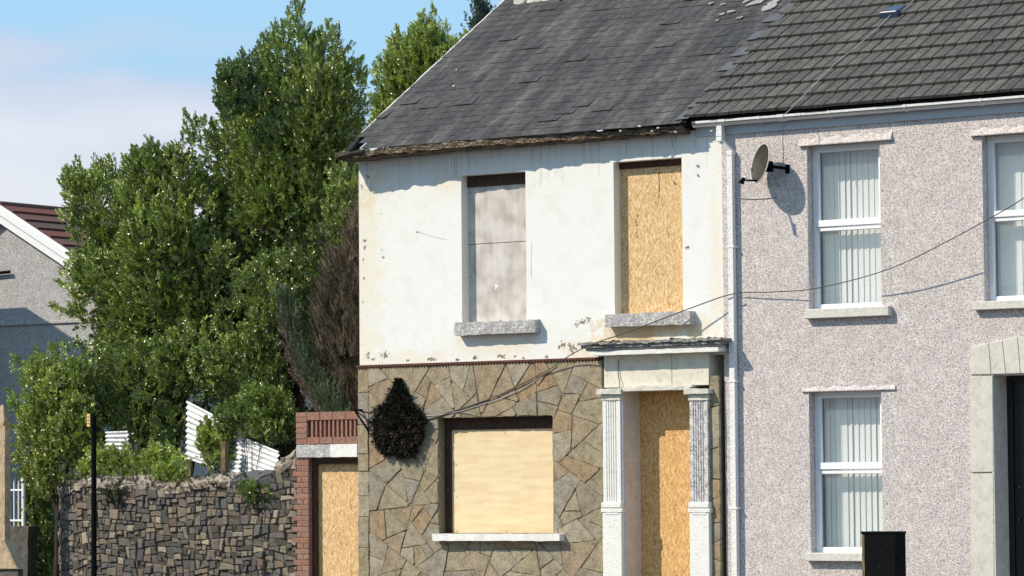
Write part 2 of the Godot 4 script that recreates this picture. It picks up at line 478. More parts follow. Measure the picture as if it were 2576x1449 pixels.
	M.galvanised = mat(Color.WHITE, 0.5, ramp_tex(512, 512, [n_fine, n_coarse], [0.4, 0.6], [[0.0, rgb(150, 138, 124)], [0.25, rgb(196, 194, 190)], [0.5, rgb(218, 219, 220)], [1.0, rgb(240, 240, 241)]], 0.04), 1.0, null, 0.0, true)
	M.cable = mat(rgb(74, 68, 62), 0.7)
	M.pale_cable = mat(rgb(176, 172, 166), 0.7)
	M.yellow = mat(rgb(226, 190, 110), 0.6)
	M.black_door = mat(rgb(22, 22, 25), 0.35)
	M.dead_black = mat(rgb(9, 9, 10), 0.95)
	M.dead_black.metallic_specular = 0.03
	M.black_metal.metallic_specular = 0.12
	M.dead_leaf = leaf_material(0.9, Color(0.01, 0.01, 0.01))
	M.dead_leaf.metallic_specular = 0.03
	M.chrome = mat(rgb(200, 200, 205), 0.25)
	M.chrome.metallic = 1.0
	M.glass = mat(Color(0.74, 0.82, 0.83, 0.10), 0.02)
	M.glass.transparency = BaseMaterial3D.TRANSPARENCY_ALPHA
	M.blind = mat(rgb(236, 237, 233), 0.85)
	M.blind.backlight_enabled = true
	M.blind.backlight = Color(0.2, 0.22, 0.2)
	M.room = mat(rgb(70, 70, 68), 0.95)
	M.asphalt = mat(rgb(66, 65, 66), 0.95, stone_tex, 0.5, bump_grain, 0.4, true)
	M.paving = mat(rgb(98, 96, 94), 0.95, stone_tex, 0.4, bump_grain, 0.3, true)
	M.soil = mat(rgb(70, 66, 46), 1.0, stone_tex, 0.8, bump_fine, 2.0, true)
	M.wood = mat(rgb(70, 62, 52), 0.95, stone_tex, 3.0, bump_fine, 1.0, true)
	M.sandstone = mat(rgb(206, 186, 162), 0.92, stone_tex, 0.9, bump_fine, 0.4, true)
	M.leaf = leaf_material(0.30, Color(0.5, 0.56, 0.18))
	M.dull_leaf = leaf_material(0.6, Color(0.3, 0.36, 0.1))
	M.twig = leaf_material(0.9, Color(0, 0, 0))
	M.twig.backlight_enabled = false
	M.twig.metallic_specular = 0.3
	M.fascia = mat(rgb(178, 184, 192), 0.4)

func leaf_material(rough: float, back: Color) -> StandardMaterial3D:
	var s := StandardMaterial3D.new()
	s.vertex_color_use_as_albedo = true
	s.roughness = rough
	s.metallic_specular = 0.9
	s.backlight_enabled = true
	s.backlight = back
	return s

func osb_texture() -> ImageTexture:          # strands of wood pressed every which way, 1.25 m square
	var w := 768
	var im := Image.create(w, w, false, Image.FORMAT_RGB8)
	im.fill(rgb(206, 170, 122))
	var r := RandomNumberGenerator.new()
	r.seed = 77
	var tones := [rgb(214, 180, 132), rgb(226, 194, 146), rgb(202, 164, 116), rgb(236, 208, 164), rgb(186, 146, 98), rgb(220, 188, 140), rgb(244, 222, 186), rgb(228, 198, 152)]
	for i in 6000:
		var a := r.randfn(PI / 2.0, 0.55)
		var l := r.randf_range(16, 70)
		var wd := r.randi_range(4, 14)
		var d := Vector2(cos(a), sin(a))
		var e := Vector2(-d.y, d.x)
		var c: Color = tones[r.randi() % tones.size()]
		var o := Vector2(r.randf() * w, r.randf() * w)
		for k in wd:
			var cc := c * r.randf_range(0.93, 1.05)
			if k == 0: cc = c * 0.8
			var j := 0.0
			while j < l:
				var q := o + d * j + e * k
				im.set_pixel(posmod(int(q.x), w), posmod(int(q.y), w), cc)
				j += 0.9
	return ImageTexture.create_from_image(im)

# ---------------------------------------------------------------- ground
func make_ground() -> void:
	var m := MB.new()
	m.quad(Vector3(-600, -0.13, -600), Vector3(600, -0.13, -600), Vector3(600, -0.13, 600), Vector3(-600, -0.13, 600), Vector3.UP)
	struct("ground", m, M.soil)
	m = MB.new()
	m.quad(Vector3(-60, -0.126, 2.4), Vector3(80, -0.126, 2.4), Vector3(80, -0.126, 60), Vector3(-60, -0.126, 60), Vector3.UP)
	struct("road", m, M.asphalt)
	m = MB.new()
	m.box(-60, 80, -0.12, 0.0, 0.02, 2.25)
	struct("pavement", m, M.paving)
	m = MB.new()
	m.box(-60, 80, -0.12, 0.004, 2.253, 2.4)
	struct("kerb", m, M.concrete_white)

# ---------------------------------------------------------------- the boarded-up house
const PITCH_A := 32.8
func roof_frame(pitch: float, eave: Vector3) -> Transform3D:      # x along the eave, y out of the slope, z down the slope
	var p := deg_to_rad(pitch)
	return Transform3D(Basis(Vector3(1, 0, 0), Vector3(0, cos(p), sin(p)), Vector3(0, -sin(p), cos(p))), eave)
func warp(m: MB, f: Callable) -> void:
	for i in m.v.size(): m.v[i] = f.call(m.v[i])
	for i in range(0, m.v.size(), 3):
		var q := (m.v[i + 2] - m.v[i]).cross(m.v[i + 1] - m.v[i]).normalized()
		for k in 3: m.n[i + k] = q
func extrude_y(m: MB, prof: PackedVector2Array, y0: float, y1: float) -> void:   # a profile in x and z carried upwards
	var ctr := Vector2.ZERO
	for p in prof: ctr += p / prof.size()
	for i in prof.size():
		var a := prof[i]
		var b := prof[(i + 1) % prof.size()]
		var o := Vector3(b.y - a.y, 0, a.x - b.x)
		if Geometry2D.is_polygon_clockwise(prof): o = -o
		m.quad(Vector3(a.x, y0, a.y), Vector3(b.x, y0, b.y), Vector3(b.x, y1, b.y), Vector3(a.x, y1, a.y), o)
	var idx := Geometry2D.triangulate_polygon(prof)
	for i in range(0, idx.size(), 3):
		for e in [[y0, Vector3.DOWN], [y1, Vector3.UP]]:
			m.tri(Vector3(prof[idx[i]].x, e[0], prof[idx[i]].y), Vector3(prof[idx[i + 1]].x, e[0], prof[idx[i + 1]].y), Vector3(prof[idx[i + 2]].x, e[0], prof[idx[i + 2]].y), e[1])

func cut(poly: PackedVector2Array, o: Vector2, nrm: Vector2) -> PackedVector2Array:      # the part of a convex polygon where (p - o) . nrm <= 0
	var res := PackedVector2Array()
	for i in poly.size():
		var a := poly[i]
		var b := poly[(i + 1) % poly.size()]
		var da := (a - o).dot(nrm)
		var db := (b - o).dot(nrm)
		if da <= 0.0: res.append(a)
		if da * db < 0.0: res.append(a + (b - a) * (da / (da - db)))
	return res
func area(poly: PackedVector2Array) -> float:
	var s := 0.0
	for i in poly.size(): s += poly[i].cross(poly[(i + 1) % poly.size()])
	return absf(s) / 2.0
func shatter(poly: PackedVector2Array, target: float, r: RandomNumberGenerator, out: Array) -> void:   # broken paving: keep cutting across the longest way
	if area(poly) < target * r.randf_range(0.45, 1.7):
		out.append(poly)
		return
	var best := 0.0
	var a := Vector2.ZERO
	var b := Vector2.ZERO
	for p in poly:
		for q in poly:
			if p.distance_squared_to(q) > best:
				best = p.distance_squared_to(q); a = p; b = q
	var o := a.lerp(b, r.randf_range(0.36, 0.64))
	var nrm := (b - a).normalized().rotated(r.randf_range(-0.5, 0.5))
	shatter(cut(poly, o, nrm), target, r, out)
	shatter(cut(poly, o, -nrm), target, r, out)
func worn(poly: PackedVector2Array, gap: float, r: RandomNumberGenerator, round := 0.018, step := 0.11) -> PackedVector2Array:   # pulled in for the joint, corners knocked off, edges uneven
	var inn := Geometry2D.offset_polygon(poly, -gap - round, Geometry2D.JOIN_ROUND)
	if inn.size() == 0: return PackedVector2Array()
	var outp := Geometry2D.offset_polygon(inn[0], round, Geometry2D.JOIN_MITER)
	if outp.size() == 0: return PackedVector2Array()
	var src: PackedVector2Array = outp[0]
	var res := PackedVector2Array()
	for i in src.size():
		var a := src[i]
		var b := src[(i + 1) % src.size()]
		var d := b - a
		if d.length() < 0.012: continue
		var k := maxi(1, int(d.length() / step))
		for j in k:
			var side := Vector2(-d.y, d.x).normalized() * r.randf_range(-0.006, 0.006)
			res.append(a + d * (float(j) / k) + side)
	return res

func white_wall_texture(x0: float, x1: float, y0: float, y1: float) -> ImageTexture:
	var s := 200.0
	var w := int((x1 - x0) * s)
	var h := int((y1 - y0) * s)
	var n1 := noise_img(w, h, 71, 0.012, 5, false)
	var n2 := noise_img(w, h, 72, 0.06, 4, false)
	var n3 := noise_img(w, h, 73, 0.004, 3, false)
	var nzs := FastNoiseLite.new()
	nzs.seed = 5; nzs.frequency = 0.05; nzs.fractal_octaves = 3
	var data := PackedByteArray()
	data.resize(w * h * 3)
	# stains: [x, y, rx, ry, strength, colour]
	var cream := rgb(222, 196, 150)
	var ochre := rgb(196, 158, 108)
	var stains := [[0.1, 4.6, 0.35, 1.6, 0.5, cream], [0.2, 5.65, 0.3, 0.25, 0.7, rgb(216, 196, 152)], [2.3, 3.5, 0.8, 0.25, 0.55, cream], [4.25, 3.6, 0.6, 0.17, 1.1, ochre], [3.7, 3.42, 0.35, 0.2, 0.6, cream], [5.5, 3.62, 0.35, 0.22, 0.8, cream], [4.9, 3.6, 0.6, 0.16, 0.7, ochre], [1.5, 5.7, 0.3, 0.2, 0.4, cream], [0.8, 3.35, 0.9, 0.12, 0.45, cream], [5.7, 4.6, 0.12, 1.2, 0.4, cream]]
	for j in h:
		var y := y1 - j / s
		for i in w:
			var x := x0 + i / s
			var k := j * w + i
			var a := n1[k] / 255.0
			var b := n2[k] / 255.0
			var c := rgb(231, 230, 225).lerp(rgb(222, 219, 211), smoothstep(0.5, 0.9, a) * 0.5) * (0.99 + 0.02 * b)
			for q in stains:
				var e := Vector2((x - q[0]) / q[2], (y - q[1]) / q[3]).length()
				if e < 1.4:
					c = c.lerp(q[5], clampf(smoothstep(1.25, 0.2, e + (a - 0.5) * 1.6 + (b - 0.5) * 0.7) * q[4] * 0.55, 0.0, 0.9))
			if y > 5.55:      # algae runs under the eaves
				var run := nzs.get_noise_2d(x * 260.0, y * 9.0)
				c = c.lerp(rgb(132, 142, 128), clampf(smoothstep(0.1, 0.6, run) * smoothstep(5.55, 6.05, y + (a - 0.5) * 0.9) * 0.24, 0.0, 1.0))
			data[k * 3] = int(clampf(c.r, 0, 1) * 255.0); data[k * 3 + 1] = int(clampf(c.g, 0, 1) * 255.0); data[k * 3 + 2] = int(clampf(c.b, 0, 1) * 255.0)
	var im := Image.create_from_data(w, h, false, Image.FORMAT_RGB8, data)
	# flaked and chipped patches at their places: [u, v, half width, half height]
	var r := RandomNumberGenerator.new()
	r.seed = 4
	var chips := [[961, 628, 5, 4], [917, 605, 5, 5], [917, 622, 4, 5], [963, 648, 4, 3], [914, 655, 3, 6], [958, 538, 2, 4], [925, 893, 5, 9], [967, 893, 11, 8], [937, 903, 6, 4], [1085, 903, 12, 5], [1195, 900, 9, 5], [1262, 896, 11, 6], [1295, 897, 5, 4], [1318, 900, 4, 3], [1465, 810, 12, 6], [1450, 817, 5, 6], [1480, 802, 8, 5], [1415, 865, 6, 8], [1405, 872, 4, 5], [1440, 878, 9, 11], [1432, 868, 7, 5], [1729, 622, 5, 6], [1172, 800, 4, 10], [1165, 792, 4, 8], [1150, 812, 6, 5], [1553, 790, 4, 5], [1050, 584, 3, 2], [1025, 906, 5, 3], [912, 760, 2, 5], [915, 700, 2, 4], [1375, 897, 7, 5], [1150, 905, 6, 3], [910, 470, 3, 8], [925, 445, 4, 6]]
	for q in chips:
		var p := P(q[0], q[1])
		var rx: float = q[2] / 154.0
		var ry: float = q[3] / 188.0
		var sd := r.randf() * 100.0
		for j in range(int((y1 - p.y - ry * 1.6) * s), int((y1 - p.y + ry * 1.6) * s) + 1):
			for i in range(int((p.x - rx * 1.6 - x0) * s), int((p.x + rx * 1.6 - x0) * s) + 1):
				if i < 0 or j < 0 or i >= w or j >= h: continue
				var e := Vector2((x0 + i / s - p.x) / rx, (y1 - j / s - p.y) / ry).length() + nzs.get_noise_3d(i * 2.2, j * 2.2, sd) * 1.3
				if e < 0.95:
					var c := rgb(150, 140, 124).lerp(rgb(96, 88, 78), smoothstep(-0.2, 0.4, nzs.get_noise_3d(i * 4.0, j * 4.0, sd + 9.0)))
					if e > 0.7: c = rgb(206, 200, 186)
					im.set_pixel(i, j, c)
	# hairline scratches and cracks
	for line in [[[1050, 582], [1075, 592], [1125, 604]], [[1142, 395], [1143, 420], [1145, 445]], [[1148, 395], [1150, 440]], [[1338, 610], [1336, 660], [1337, 700]], [[1575, 350], [1576, 392]], [[1690, 340], [1692, 372]]]:
		for k in line.size() - 1:
			var a := P(line[k][0], line[k][1])
			var b := P(line[k + 1][0], line[k + 1][1])
			for q in 160:
				var p := a.lerp(b, q / 159.0)
				var i := int((p.x - x0) * s + r.randf_range(-0.4, 0.4))
				var j := int((y1 - p.y) * s)
				if i >= 0 and j >= 0 and i < w and j < h: im.set_pixel(i, j, im.get_pixel(i, j).lerp(rgb(120, 116, 108), 0.5))
	return ImageTexture.create_from_image(im)

func make_derelict_house() -> void:
	var h := thing("derelict_house", "white rendered end house with boarded windows and crazy stone cladding below", "house")
	var x1 := 5.79
	var ytop := 6.14
	var ymid: float = P(1200, 913).y
	var wu1 := rect(1160, 442, 1325, 812)
	var wu2 := rect(1543, 408, 1719, 795)
	var d := 0.165
	# upper wall
	var m := MB.new()
	m.panel(0.0, x1, ymid, ytop, 0.0, [wu1 + [d], wu2 + [d]])
	m.quad(Vector3(0, ymid, 0), Vector3(0, ytop, 0), Vector3(0, ytop, -0.34), Vector3(0, ymid, -0.34), Vector3(-1, 0, 0))
	var wt := white_wall_texture(0.0, x1, ymid, ytop)
	var wm := mat(Color.WHITE, 0.85, wt, 1.0, M.bump_fine, 0.0)
	wm.heightmap_enabled = false
	wm.uv1_scale = Vector3(1.0 / x1, 1.0 / (ytop - ymid), 1)
	wm.uv1_offset = Vector3(0, ytop / (ytop - ymid), 0)
	var wall := obj("upper_wall", m, wm, h)
	wall.set_meta("label", "white painted render, stained and flaking")
	# house body behind the front
	m = MB.new()
	m.box(0.004, x1, -0.1, 5.95, -7.6, -0.34)
	m.tri(Vector3(0.004, 5.95, -0.1), Vector3(0.004, 5.95, -7.6), Vector3(0.004, 8.35, -3.8), Vector3(-1, 0, 0))
	obj("gable_wall", m, M.white_stone, h)
	# boards
	var s1: float = P(1240, 612, -d).y
	one_box("window_board", [wu1[0] - 0.01, wu1[1] + 0.01, wu1[2], s1 - 0.003], -d - 0.02, -d + 0.004, M.grey_ply, h).set_meta("label", "weathered grey plywood, lower sheet")
	one_box("window_board", [wu1[0] - 0.01, wu1[1] + 0.01, s1 + 0.003, wu1[3]], -d - 0.02, -d + 0.010, M.grey_ply, h).set_meta("label", "weathered grey plywood, upper sheet")
	var bo := one_box("window_board", [wu2[0] - 0.01, wu2[1] + 0.01, wu2[2], wu2[3]], -d - 0.02, -d + 0.008, M.osb, h)
	bo.set_meta("label", "tan strand board in an upper window")
	# dark brown strips added at the window heads, standing in for the shade there
	one_box("head_shade_strip", [wu1[0] - 0.005, wu1[1] + 0.005, wu1[3] - 0.15, wu1[3] - 0.002], -d, -d + 0.03, M.dark_brown, h)
	one_box("head_shade_strip", [wu2[0] - 0.005, wu2[1] + 0.005, wu2[3] - 0.085, wu2[3] - 0.002], -d, -d + 0.028, M.dark_brown, h)
	var stamp := MB.new()      # worn print down the board's edge
	var r := RandomNumberGenerator.new()
	r.seed = 3
	var ink := mat(rgb(120, 84, 50), 0.9)
	for k in 15:
		if k == 2 or k == 8: continue
		stamp = MB.new()
		var q := P(1602 + r.randf_range(-1, 1), 541 + k * 3.9, -d + 0.01)
		for e in 2: stamp.box(q.x - 0.016 + 0.02 * e + r.randf_range(-0.004, 0.004), q.x - 0.004 + 0.02 * e, q.y - 0.007, q.y + r.randf_range(-0.002, 0.008), -d + 0.0085, -d + 0.0095)
		obj("printed_mark", stamp, ink, h).set_meta("kind", "stuff")
	fixings(h, wu2, -d + 0.008, r)
	fixings(h, [wu1[0], wu1[1], wu1[2], wu1[3] - 0.15], -d + 0.010, r)
	var crack := MB.new()       # a split down the strand board
	var qc := [P(1657, 432, -d + 0.008), P(1659, 470, -d + 0.008), P(1656, 512, -d + 0.008)]
	for k in 2: crack.quad(qc[k] + Vector3(-0.006, 0, 0.001), qc[k] + Vector3(0.006, 0, 0.001), qc[k + 1] + Vector3(0.005 - 0.004 * k, 0, 0.001), qc[k + 1] + Vector3(-0.005 + 0.004 * k, 0, 0.001), Vector3(0, 0, 1))
	obj("split", crack, M.dark_brown, h)
	stamp = MB.new()           # a white splash on the grey board
	var q1 := P(1249, 722, -d + 0.005)
	for k in 9:
		var a := r.randf() * TAU
		stamp.slab(PackedVector2Array([Vector2(q1.x + cos(a) * 0.05, q1.y + sin(a) * 0.05), Vector2(q1.x + cos(a + 1.6) * 0.02, q1.y + sin(a + 1.6) * 0.02), Vector2(q1.x + cos(a - 1.6) * 0.02, q1.y + sin(a - 1.6) * 0.02)]), -d + 0.0045, -d + 0.0055 + 0.0003 * k, 0.0002)
	obj("paint_splash", stamp, mat(rgb(226, 224, 218), 0.8), h)
	# sills of the upper windows
	for e in [[1143, 812, 1346, 836, 11], [1522, 791, 1736, 815, 12]]:
		var a := rect(e[0], e[1], e[2], e[3], 0.13)
		m = MB.new()
		rough_box(m, Vector3(a[0], a[2], -0.02), Vector3(a[1], a[3], 0.13), 0.045, 0.007, e[4], 4.0)
		obj("window_sill", m, M.sill_grey, h)
	# stone cladding
	var zf := 0.08
	var wl := rect(1102, 1052, 1392, 1342, zf)
	var xr: float = P(1519, 1200, zf).x
	var xl: float = P(900, 1200, zf).x
	m = MB.new()
	m.panel(xl + 0.006, xr, -0.1, ymid - 0.012, zf - 0.009, [[wl[0], wl[1], wl[2], wl[3], 0.2]])
	m.quad(Vector3(xl + 0.006, -0.1, zf - 0.012), Vector3(xl + 0.006, ymid - 0.012, zf - 0.012), Vector3(xl + 0.006, ymid - 0.012, -0.33), Vector3(xl + 0.006, -0.1, -0.33), Vector3(-1, 0, 0))
	m.quad(Vector3(xl + 0.006, ymid - 0.012, zf - 0.012), Vector3(xr, ymid - 0.012, zf - 0.012), Vector3(xr, ymid - 0.012, -0.02), Vector3(xl + 0.006, ymid - 0.012, -0.02), Vector3.UP)
	var clad := obj("stone_cladding", m, M.mortar, h)
	r.seed = 18
	var pieces := []
	var xq := xl + 0.19
	shatter(PackedVector2Array([Vector2(xq, -0.1), Vector2(xr - 0.003, -0.1), Vector2(xr - 0.003, ymid - 0.02), Vector2(xq, ymid - 0.02)]), 0.135, r, pieces)
	var y := -0.1
	while y < ymid - 0.1:       # squarer stones up the corner
		var y2 := minf(y + r.randf_range(0.14, 0.46), ymid - 0.02)
		if ymid - y2 < 0.12: y2 = ymid - 0.02
		pieces.append(PackedVector2Array([Vector2(xl, y), Vector2(xq, y), Vector2(xq, y2), Vector2(xl, y2)]))
		y = y2
	var xs0: float = P(1785, 1200, zf).x
	var xs1: float = P(1812, 1200, zf).x
	var strip_top: float = P(1800, 945, zf).y
	shatter(PackedVector2Array([Vector2(xs0, -0.1), Vector2(xs1, -0.1), Vector2(xs1, strip_top), Vector2(xs0, strip_top)]), 0.06, r, pieces)
	one_box("mortar_bed", [xs0 + 0.01, xs1 - 0.03, -0.1, strip_top - 0.01], -0.33, zf - 0.012, M.mortar, h)
	var hole := PackedVector2Array([Vector2(wl[0], wl[2]), Vector2(wl[1], wl[2]), Vector2(wl[1], wl[3]), Vector2(wl[0], wl[3])])
	for p in pieces:
		var c := Vector2.ZERO
		for q in p: c += q / p.size()
		for piece in Geometry2D.clip_polygons(p, hole):
			if area(piece) < 0.005: continue
			var wp := worn(piece, r.randf_range(0.001, 0.006), r, 0.026, 0.07)
			if wp.size() < 3 or area(wp) < 0.003: continue
			m = MB.new()
			m.slab(wp, zf - 0.03, zf + r.randf_range(-0.003, 0.012), r.randf_range(0.005, 0.011), Vector2(r.randf_range(-0.012, 0.012), r.randf_range(-0.012, 0.012)))
			obj("cladding_stone", m, M.stones[r.randi() % M.stones.size()], h)
	# saw-toothed metal bead above the stone
	m = MB.new()
	var bx := xl
	var by := ymid - 0.012
	m.box(xl - 0.01, xr - 0.02, by + 0.012, by + 0.03, 0.002, zf + 0.022)
	while bx < xr - 0.06:
		m.slab(PackedVector2Array([Vector2(bx, by + 0.012), Vector2(bx + 0.048, by + 0.012), Vector2(bx + 0.024, by - 0.022)]), zf + 0.010, zf + 0.024, 0.001)
		bx += 0.05
	obj("metal_bead", m, M.rusty, h)
	# lower window board and sill
	one_box("window_board", [wl[0] - 0.01, wl[1] + 0.01, wl[2], wl[3]], -0.13, -0.095, M.ply, h).set_meta("label", "pale new plywood in the wide lower window")
	one_box("head_shade_strip", [wl[0] + 0.102, wl[1] - 0.002, wl[3] - 0.16, wl[3] - 0.002], -0.13, -0.07, M.dark_brown, h)  # dark strip added over the board to deepen the shade under the head
	one_box("side_shade_strip", [wl[0] + 0.002, wl[0] + 0.1, wl[2] + 0.002, wl[3] - 0.002], -0.13, -0.065, M.dark_brown, h)  # dark strip added down the left, in place of the reveal shade
	fixings(h, [wl[0] + 0.1, wl[1], wl[2], wl[3] - 0.16], -0.095, r)
	var ls := rect(1087, 1343, 1407, 1361, 0.21)
	m = MB.new()
	rough_box(m, Vector3(ls[0], ls[2], 0.0), Vector3(ls[1], ls[3], 0.21), 0.05, 0.004, 14, 5.0)
	obj("window_sill", m, M.old_paint, h).set_meta("label", "white painted sill under the wide window")
	make_doorcase(h)
	make_slate_roof(h)

func fixings(h: Node3D, w: Array, z: float, r: RandomNumberGenerator) -> void:     # screw heads round a board
	var m := MB.new()
	for e in [[0.04, 0.03], [0.04, 0.35], [0.04, 0.66], [0.04, 0.96], [0.95, 0.04], [0.96, 0.36], [0.95, 0.68], [0.96, 0.96], [0.5, 0.97], [0.5, 0.03]]:
		var x := lerpf(w[0], w[1], e[0]) + r.randf_range(-0.01, 0.01)
		var y := lerpf(w[2], w[3], e[1]) + r.randf_range(-0.02, 0.02)
		m.tube([Vector3(x, y, z), Vector3(x, y, z + 0.003)], [0.009, 0.007], 7)
	obj("screw_heads", m, M.cable, h).set_meta("kind", "stuff")

func make_doorcase(h: Node3D) -> void:
	var zp := 0.14
	var m: MB
	var board_z := -0.28
	# pilasters
	for e in [[1518, 1562, "white fluted pilaster"], [1737, 1782, "white fluted pilaster with flaking paint"]]:
		var g := group_node("pilaster", h)
		g.set_meta("label", e[2])
		var xa: float = P(e[0], 1250, zp).x
		var xb: float = P(e[1], 1250, zp).x
		var y_cap: float = P(e[0], 995, zp).y
		var y_ped: float = P(e[0], 1268, zp).y
		var prof := PackedVector2Array([Vector2(xa, 0.0), Vector2(xa, zp)])
		var k := 5
		var margin := (xb - xa) * 0.17
		var step := (xb - xa - margin * 2.0) / k
		for i in k:
			var fx := xa + margin + step * i
			prof.append_array(PackedVector2Array([Vector2(fx + step * 0.12, zp), Vector2(fx + step * 0.28, zp - 0.012), Vector2(fx + step * 0.72, zp - 0.012), Vector2(fx + step * 0.88, zp)]))
		prof.append_array(PackedVector2Array([Vector2(xb, zp), Vector2(xb, 0.0)]))
		m = MB.new()
		extrude_y(m, prof, y_ped + 0.02, y_cap - 0.06)
		obj("fluted_shaft", m, M.old_paint if e[0] == 1518 else M.flaked_paint, g)
		m = MB.new()
		rough_box(m, Vector3(xa - 0.012, y_cap - 0.06, 0), Vector3(xb + 0.012, y_cap + 0.015, zp + 0.012), 0.05, 0.004, 21)
		rough_box(m, Vector3(xa - 0.05, y_cap + 0.017, 0), Vector3(xb + 0.05, y_cap + 0.085, zp + 0.06), 0.05, 0.006, 22)
		obj("capital", m, M.white_stone, g)
		m = MB.new()
		m.box(xa - 0.012, xb + 0.012, -0.05, y_ped - 0.11, 0, zp + 0.012, 0.006)
		m.box(xa - 0.03, xb + 0.03, y_ped - 0.11, y_ped - 0.055, 0, zp + 0.022, 0.006)
		m.box(xa - 0.02, xb + 0.02, y_ped - 0.053, y_ped + 0.02, 0, zp + 0.03, 0.01)
		m.box(xa + 0.03, xb - 0.03, y_ped - 0.135, y_ped - 0.112, 0.1, zp + 0.019, 0.002)
		obj("pedestal", m, M.old_paint, g)
	# jambs and soffit of the recess
	var xin: float = P(1562, 1250, zp).x
	var xout: float = P(1737, 1250, zp).x
	var ydoor: float = P(1650, 982, 0.17).y
	one_box("door_jamb", [xin - 0.08, xin + 0.035, -0.05, ydoor], board_z - 0.05, 0.1, M.jamb_paint, h)
	one_box("door_jamb", [xout + 0.004, xout + 0.1, -0.05, ydoor], board_z - 0.05, 0.1, M.jamb_paint, h)
	one_box("door_bead", [xin + 0.002, xin + 0.022, -0.05, ydoor - 0.004], 0.1, 0.118, M.old_paint, h)
	one_box("door_board", [xin, xout + 0.05, -0.05, ydoor + 0.02], board_z - 0.02, board_z, M.osb_warm, h).set_meta("label", "orange-tan strand board closing the doorway")
	# frieze of two cream panels, architrave, cornice
	var xa: float = P(1519, 930, 0.1).x
	var xm: float = P(1690, 930, 0.1).x
	var xb: float = P(1783, 930, 0.1).x
	var y0: float = P(1650, 968, 0.1).y
	var y1: float = P(1650, 884, 0.1).y
	one_box("frieze_panel", [xa, xm - 0.004, y0 - 0.02, y1], -0.33, 0.1, M.cream_panel, h)
	one_box("frieze_panel", [xm + 0.004, xb, y0 - 0.02, y1], -0.33, 0.1, M.cream_panel, h)
	m = MB.new()
	rough_box(m, Vector3(xin + 0.03, ydoor, -0.2), Vector3(xout + 0.02, ydoor + 0.035, 0.17), 0.06, 0.003, 24)
	rough_box(m, Vector3(xin - 0.02, ydoor + 0.037, -0.2), Vector3(xout + 0.04, ydoor + 0.065, 0.135), 0.06, 0.006, 25)
	obj("architrave", m, M.white_stone, h)
	var cornice := group_node("cornice", h)
	cornice.set_meta("label", "sooty moulded cornice over the door")
	var profile := [[862, 869, 0.34, "weathered_top", M.sooty, 0.009, 1452, 1815], [869, 877, 0.31, "moulding", M.sooty, 0.005, 1462, 1812], [877, 884, 0.265, "moulding", M.sill_grey, 0.004, 1474, 1810], [884, 895, 0.28, "fillet", M.old_paint, 0.003, 1482, 1806]]
	for e in profile:
		var ra := P(e[6], e[0], e[2])
		var rb := P(e[7], e[0] - 13, e[2])
		var hgt: float = (e[1] - e[0]) / 188.0
		m = MB.new()
		rough_box(m, Vector3(ra.x, ra.y - hgt + 0.002, 0.002), Vector3(rb.x, ra.y - 0.002, e[2]), 0.05, e[5], 26 + int(e[0]), 6.0)
		obj(e[3], m, e[4], cornice)
	# clods of moss and broken mortar lying on the cornice
	m = MB.new()
	var r := RandomNumberGenerator.new()
	r.seed = 41
	for k in 15:
		var q := P(r.randf_range(1520, 1810), 856, 0.2)
		var yy: float = P(1650, 857, 0.34).y
		var s := r.randf_range(0.010, 0.028)
		rough_box(m, Vector3(q.x - s * 1.6, yy - 0.01, r.randf_range(0.06, 0.2)), Vector3(q.x + s * 1.6, yy + s, r.randf_range(0.22, 0.32)), 0.03, 0.012, k + 90, 14.0)
	obj("moss_clods", m, M.moss, cornice)

